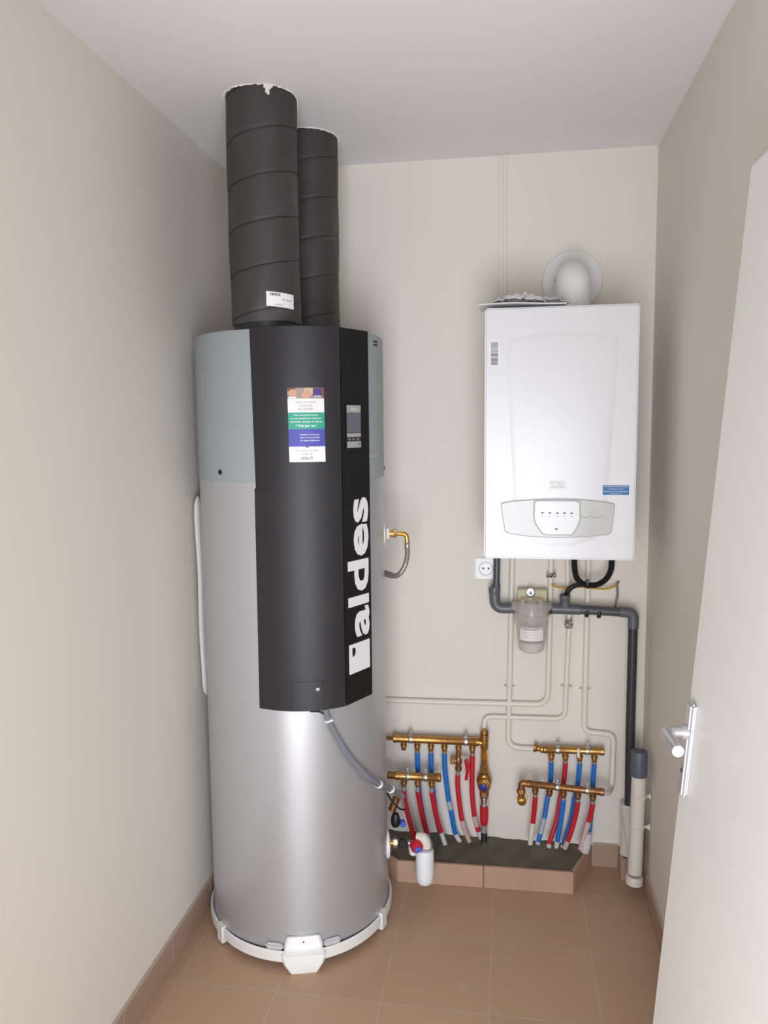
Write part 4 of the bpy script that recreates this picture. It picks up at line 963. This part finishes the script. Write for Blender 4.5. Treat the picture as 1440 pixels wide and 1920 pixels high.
# right bundle, fed by the upper bar (behind)
UB = [(0.13, [(0.1480, 2.7350, 0.3300), (0.1368, 2.7200, 0.2667), (0.1260, 2.7100, 0.1991), (0.1114, 2.7000, 0.1393), (0.1043, 2.7000, 0.1107)], 'blue', 'blue hose from the first outlet of the upper right manifold, with a clear gap'),
      (0.365, [(0.1944, 2.7350, 0.3330), (0.1814, 2.7200, 0.2697), (0.1689, 2.7100, 0.1943), (0.1488, 2.7000, 0.1282), (0.1435, 2.7000, 0.1017)], 'red', 'red hose from the second outlet of the upper right manifold'),
      (0.60, [(0.2444, 2.7350, 0.3362), (0.2325, 2.7350, 0.2659), (0.2204, 2.7300, 0.1876), (0.1984, 2.7200, 0.1151), (0.1931, 2.7200, 0.0945)], 'blue', 'blue hose from the third outlet of the upper right manifold'),
      (0.84, [(0.2958, 2.7350, 0.3395), (0.2952, 2.7350, 0.2702), (0.2903, 2.7300, 0.2127), (0.2847, 2.7200, 0.1577), (0.2803, 2.7200, 0.0974)], 'blue', 'blue hose from the last outlet of the upper right manifold')]
for k, (f, pts, colr, lab_) in enumerate(UB):
    P = [outlet_pt(UR, f, 0.034), outlet_pt(UR, f, 0.055)] + pts
    if k == 0: sg_ = [(0, 0.14, 'pex', 'bare_pipe'), (0.12, 0.66, colr, 'sleeve'), (0.66, 0.80, 'blue_wrap', 'clear_gap'), (0.80, 0.93, colr, 'lower_sleeve'), (0.93, 1, 'clear_wrap', 'end_wrap')]
    else: sg_ = [(0, 0.14, 'pex', 'bare_pipe'), (0.12, 0.90, colr, 'sleeve'), (0.90, 1, 'clear_wrap', 'end_wrap')]
    hose('water_hose', P, sg_, lab_, GR, 0.0085)
LB = [(0.115, [(0.0892, 2.6750, 0.2363), (0.0843, 2.6800, 0.1839), (0.0778, 2.6900, 0.1141)], 'red', 0.68, 'cream_plastic', 'red hose furthest left below the lower right manifold, with a cream end'),
      (0.48, [(0.1847, 2.6750, 0.2334), (0.1767, 2.6800, 0.1710), (0.1689, 2.6900, 0.1093)], 'blue', 0.90, 'clear_wrap', 'blue hose from the middle outlet of the lower right manifold'),
      (0.665, [(0.2320, 2.6750, 0.2368), (0.2170, 2.6800, 0.1701), (0.1984, 2.6900, 0.1077)], 'red', 0.88, 'pink_wrap', 'red hose from the fourth outlet of the lower right manifold'),
      (0.855, [(0.2826, 2.6750, 0.2405), (0.2696, 2.6800, 0.1859), (0.2517, 2.6900, 0.1080)], 'red', 0.62, 'pink_wrap', 'red hose furthest right below the lower right manifold')]
for k, (f, pts, colr, e_, em, lab_) in enumerate(LB):
    P = [outlet_pt(LR, f, 0.032), outlet_pt(LR, f, 0.052)] + pts
    hose('water_hose', P, [(0, 0.20, 'pex', 'bare_pipe'), (0.18, e_, colr, 'sleeve'), (e_, 1, em, 'end_wrap')], lab_, GR, 0.0088)
q0, q1 = (0.2780, 2.6900, 0.1694), (0.2665, 2.6900, 0.0992)
wr = obj('plastic_wrap', sweep(nb(), [q0, Vector(q0).lerp(Vector(q1), 0.5), q1], [0.013, 0.017, 0.015], 10), M['film_clear'])
tag(wr, 'clear plastic wrap round the last hose end of the right bundle', 'plastic wrap')

# small brass tap under the upper left manifold
q = outlet_pt(UL, 0.765, 0)
tap = thing('drain_tap', 'small brass tap with side handle above the red hose, left of the brass riser', 'tap', (q.x, q.y, q.z - 0.11))
obj('body', lathe(nb(), [(0.009, 0), (0.009, 0.03), (0.012, 0.034), (0.013, 0.050), (0.010, 0.058), (0.010, 0.068), (0.0125, 0.070), (0.0125, 0.080), (0.009, 0.084)], (q.x, q.y, q.z - 0.028), (0, 0, -1), 16), M['old_brass'], tap)
obj('side_handle', box(nb(), q.x - 0.030, q.x - 0.010, q.y - 0.012, q.y - 0.006, q.z - 0.086, q.z - 0.058, 0.002), M['old_brass'], tap)
obj('spindle', cyl(nb(), (q.x, q.y - 0.004, q.z - 0.072), (q.x - 0.022, q.y - 0.009, q.z - 0.072), 0.004), M['nut_brass'], tap)
obj('upper_lever', box(nb(), q.x + 0.008, q.x + 0.036, q.y - 0.010, q.y - 0.004, q.z - 0.062, q.z - 0.052, 0.002), M['steel_braid'], tap)
r0, r1, r2 = (-0.1509, 2.7150, 0.4002), (-0.1451, 2.7150, 0.3786), (-0.1508, 2.7150, 0.3260)
rl = obj('red_lever', sweep(nb(), [(r0[0] - 0.002, r0[1], r0[2]), r1, (r1[0] - 0.001, r1[1], r1[2] - 0.02), r2], [0.006, 0.009, 0.0055, 0.006], 8), M['red'])
tag(rl, 'short red lever hanging between the two red hoses of the left bundle', 'lever')

# brass riser with pressure reducer
RY = 2.735
RX = (-0.0867, 2.7350, 0.3652)[0]
zz = [(-0.0872, 2.7350, 0.5092)[2], (-0.0871, 2.7350, 0.4933)[2], (-0.0870, 2.7350, 0.4734)[2], (-0.0870, 2.7350, 0.4574)[2], (-0.0869, 2.7350, 0.4374)[2], (-0.0869, 2.7350, 0.4174)[2], (-0.0868, 2.7350, 0.3973)[2], (-0.0867, 2.7350, 0.3732)[2], (-0.0866, 2.7350, 0.3450)[2], (-0.0865, 2.7350, 0.3208)[2], (-0.0864, 2.7350, 0.2804)[2], (-0.0863, 2.7350, 0.2561)[2], (-0.0862, 2.7350, 0.2216)[2], (-0.0859, 2.7350, 0.1502)[2], (-0.0858, 2.7350, 0.1174)[2], (-0.0857, 2.7350, 0.0722)[2]]
rs = thing('riser', 'stacked brass riser with blue-capped reducer, chrome nut and red lower sleeve', 'valve', (RX, RY, 0.078))
A_ = (RX, RY, 0); UPV = (0, 0, 1)
obj('top_nut', lathe(nb(), [(0.012, zz[2]), (0.0155, zz[2] + 0.002), (0.0155, zz[1]), (0.0125, zz[1] + 0.001), (0.0150, zz[1] + 0.004), (0.0145, zz[0] - 0.003), (0.010, zz[0])], A_, UPV, 12), M['brass'], rs)
obj('tee', lathe(nb(), [(0.0125, zz[4]), (0.014, zz[4] + 0.003), (0.014, zz[2] - 0.002), (0.012, zz[2])], A_, UPV, 20), M['brass'], rs)
obj('tee_branch', cyl(nb(), (RX, RY, (zz[3])), (UL[1][0] - 0.002, UL[1][1], UL[1][2]), 0.0115), M['brass'], rs)
obj('coupling', lathe(nb(), [(0.011, zz[6]), (0.0135, zz[6] + 0.001), (0.0135, zz[5]), (0.0105, zz[5] + 0.002), (0.0125, zz[4])], A_, UPV, 8), M['bright_brass'], rs)
obj('lower_coupling', lathe(nb(), [(0.012, zz[8]), (0.0155, zz[8] + 0.004), (0.0155, zz[7]), (0.012, zz[7] + 0.003), (0.013, zz[6])], A_, UPV, 8), M['brass'], rs)
obj('reducer_body', lathe(nb(), [(0.015, zz[10] - 0.001), (0.022, zz[10] + 0.006), (0.0275, zz[9] - 0.006), (0.0275, zz[9] + 0.004), (0.018, zz[8])], A_, UPV, 20), M['brass'], rs)
cz = (-0.0853, 2.7000, 0.3172)[2]
rc = obj('reducer_head', lathe(nb(), [(0.020, 0), (0.022, 0.006), (0.020, 0.022), (0.014, 0.028)], (RX, RY - 0.015, cz), (0, -1, 0), 8), M['bright_brass'], rs)
obj('blue_cap', lathe(nb(), [(0.0125, 0), (0.0125, 0.007), (0.009, 0.009)], (RX - 0.001, RY - 0.042, cz - 0.002), (0, -1, 0), 20), M['navy'], rc)
obj('lower_nut', lathe(nb(), [(0.013, zz[11]), (0.0165, zz[11] + 0.002), (0.0165, zz[10] - 0.004), (0.013, zz[10])], A_, UPV, 6), M['old_brass'], rs)
obj('chrome_nut', lathe(nb(), [(0.012, zz[12]), (0.0155, zz[12] + 0.002), (0.0155, zz[12] + 0.008), (0.0125, zz[12] + 0.011), (0.0130, zz[11] - 0.008), (0.0155, zz[11] - 0.006), (0.0150, zz[11])], A_, UPV, 12), M['chrome'], rs)
obj('red_sleeve', lathe(nb(), [(0.0115, zz[13]), (0.0135, zz[13] + 0.003), (0.0150, zz[13] + 0.02), (0.0150, zz[12] - 0.002), (0.012, zz[12])], A_, UPV, 20), M['red'], rs)
obj('grey_pipe', cyl(nb(), (RX, RY, zz[14]), (RX, RY, zz[13] + 0.002), 0.0105), M['pex'], rs)
ez = (-0.0852, 2.7211, 0.0800)
obj('black_sleeve', sweep(nb(), [(RX, RY, zz[14] + 0.002), (RX, RY - 0.006, zz[15] + 0.006), (ez[0], ez[1], 0.088)], 0.0115, 16), M['black_rubber'], rs)
obj('floor_ferrule', sweep(nb(), [(ez[0], ez[1], 0.092), (ez[0], ez[1], 0.072)], 0.0105, 16), M['chrome'], rs)

# ------------------------------------------------------------------ tiled plinth filled with mortar
pl = thing('pipe_plinth', 'low tiled kerb filled with dark mortar where the hoses enter the floor', 'plinth', (-0.1, 2.68, 0))
poly = [(-0.384, 2.575), (0.221, 2.586), (0.303, D), (-0.50, D), (-0.455, 2.635)]
def inset(P, d_):
    cx = sum(a for a, b in P) / len(P); cy = sum(b for a, b in P) / len(P); out = []
    return [(a + (0.012 if a < cx else -0.012) * (1 if abs(b - D) > 1e-6 else 1), b + (0.010 if b < cy else 0)) for a, b in P]
ip = inset(poly, 0.01)
bm = nb()
g = []; nx, ny = 60, 16
rm = random.Random(4)
for i in range(nx + 1):
    u = i / nx; row = []
    xb = ip[3][0] + (ip[2][0] - ip[3][0]) * u
    xf = -0.440 + (ip[1][0] + 0.440) * u
    for j in range(ny + 1):
        v = j / ny
        yf = 2.587 + (0.04 * max(0, (-0.372 - xf) / 0.07))
        x = xf + (xb - xf) * v; y = yf + (D - yf) * v
        z = 0.073 + 0.0022 * math.sin(x * 31 + y * 17) + 0.0018 * math.sin(x * 63 - y * 41) + rm.uniform(-0.0006, 0.0006) + 0.004 * v
        if j in (0,) or i in (0, nx): z = 0.074
        row.append(bm.verts.new((x, y, z)))
    g.append(row)
for i in range(nx):
    for j in range(ny): bm.faces.new((g[i][j], g[i + 1][j], g[i + 1][j + 1], g[i][j + 1]))
ex = bmesh.ops.extrude_face_region(bm, geom=list(bm.faces))
for v in ex['geom']:
    if isinstance(v, bmesh.types.BMVert): v.co.z = 0.001
obj('mortar_fill', bm, M['mortar'], pl, label='dark grey-brown mortar')
def kerb(a, b, th, z1):
    a = Vector(a); b = Vector(b); d = (b - a).normalized(); nrm = Vector((-d.y, d.x))
    A = a + d * 0.0012; Bq = b - d * 0.0012
    P = [A, Bq, Bq + nrm * th, A + nrm * th]
    bm = prism(nb(), [(p.x, p.y) for p in P], 0.0, z1)
    bmesh.ops.bevel(bm, geom=list(bm.edges), offset=0.0012, segments=1, affect='EDGES')
    return bm
mid = (-0.083, 2.5806)
for a, b in ((poly[4], poly[0]), (poly[0], mid), (mid, poly[1]), (poly[1], poly[2])):
    obj('kerb_tile', kerb(a, b, 0.011, 0.0785), M['tile_edge'], pl)
pc = thing('corner_plinth', 'small tiled box with dark mortar round the waste pipe in the right corner', 'plinth', (0.43, 2.74, 0))
obj('mortar_fill', box(nb(), 0.402, XR - 0.001, 2.706, D - 0.001, 0.001, 0.072), M['mortar'], pc)
obj('front_tile', box(nb(), 0.393, XR - 0.0005, 2.695, 2.706, 0, 0.079, 0.0015), M['skirt_tile'], pc)
obj('side_tile', box(nb(), 0.392, 0.402, 2.7062, D - 0.0005, 0, 0.079, 0.0015), M['skirt_tile'], pc)
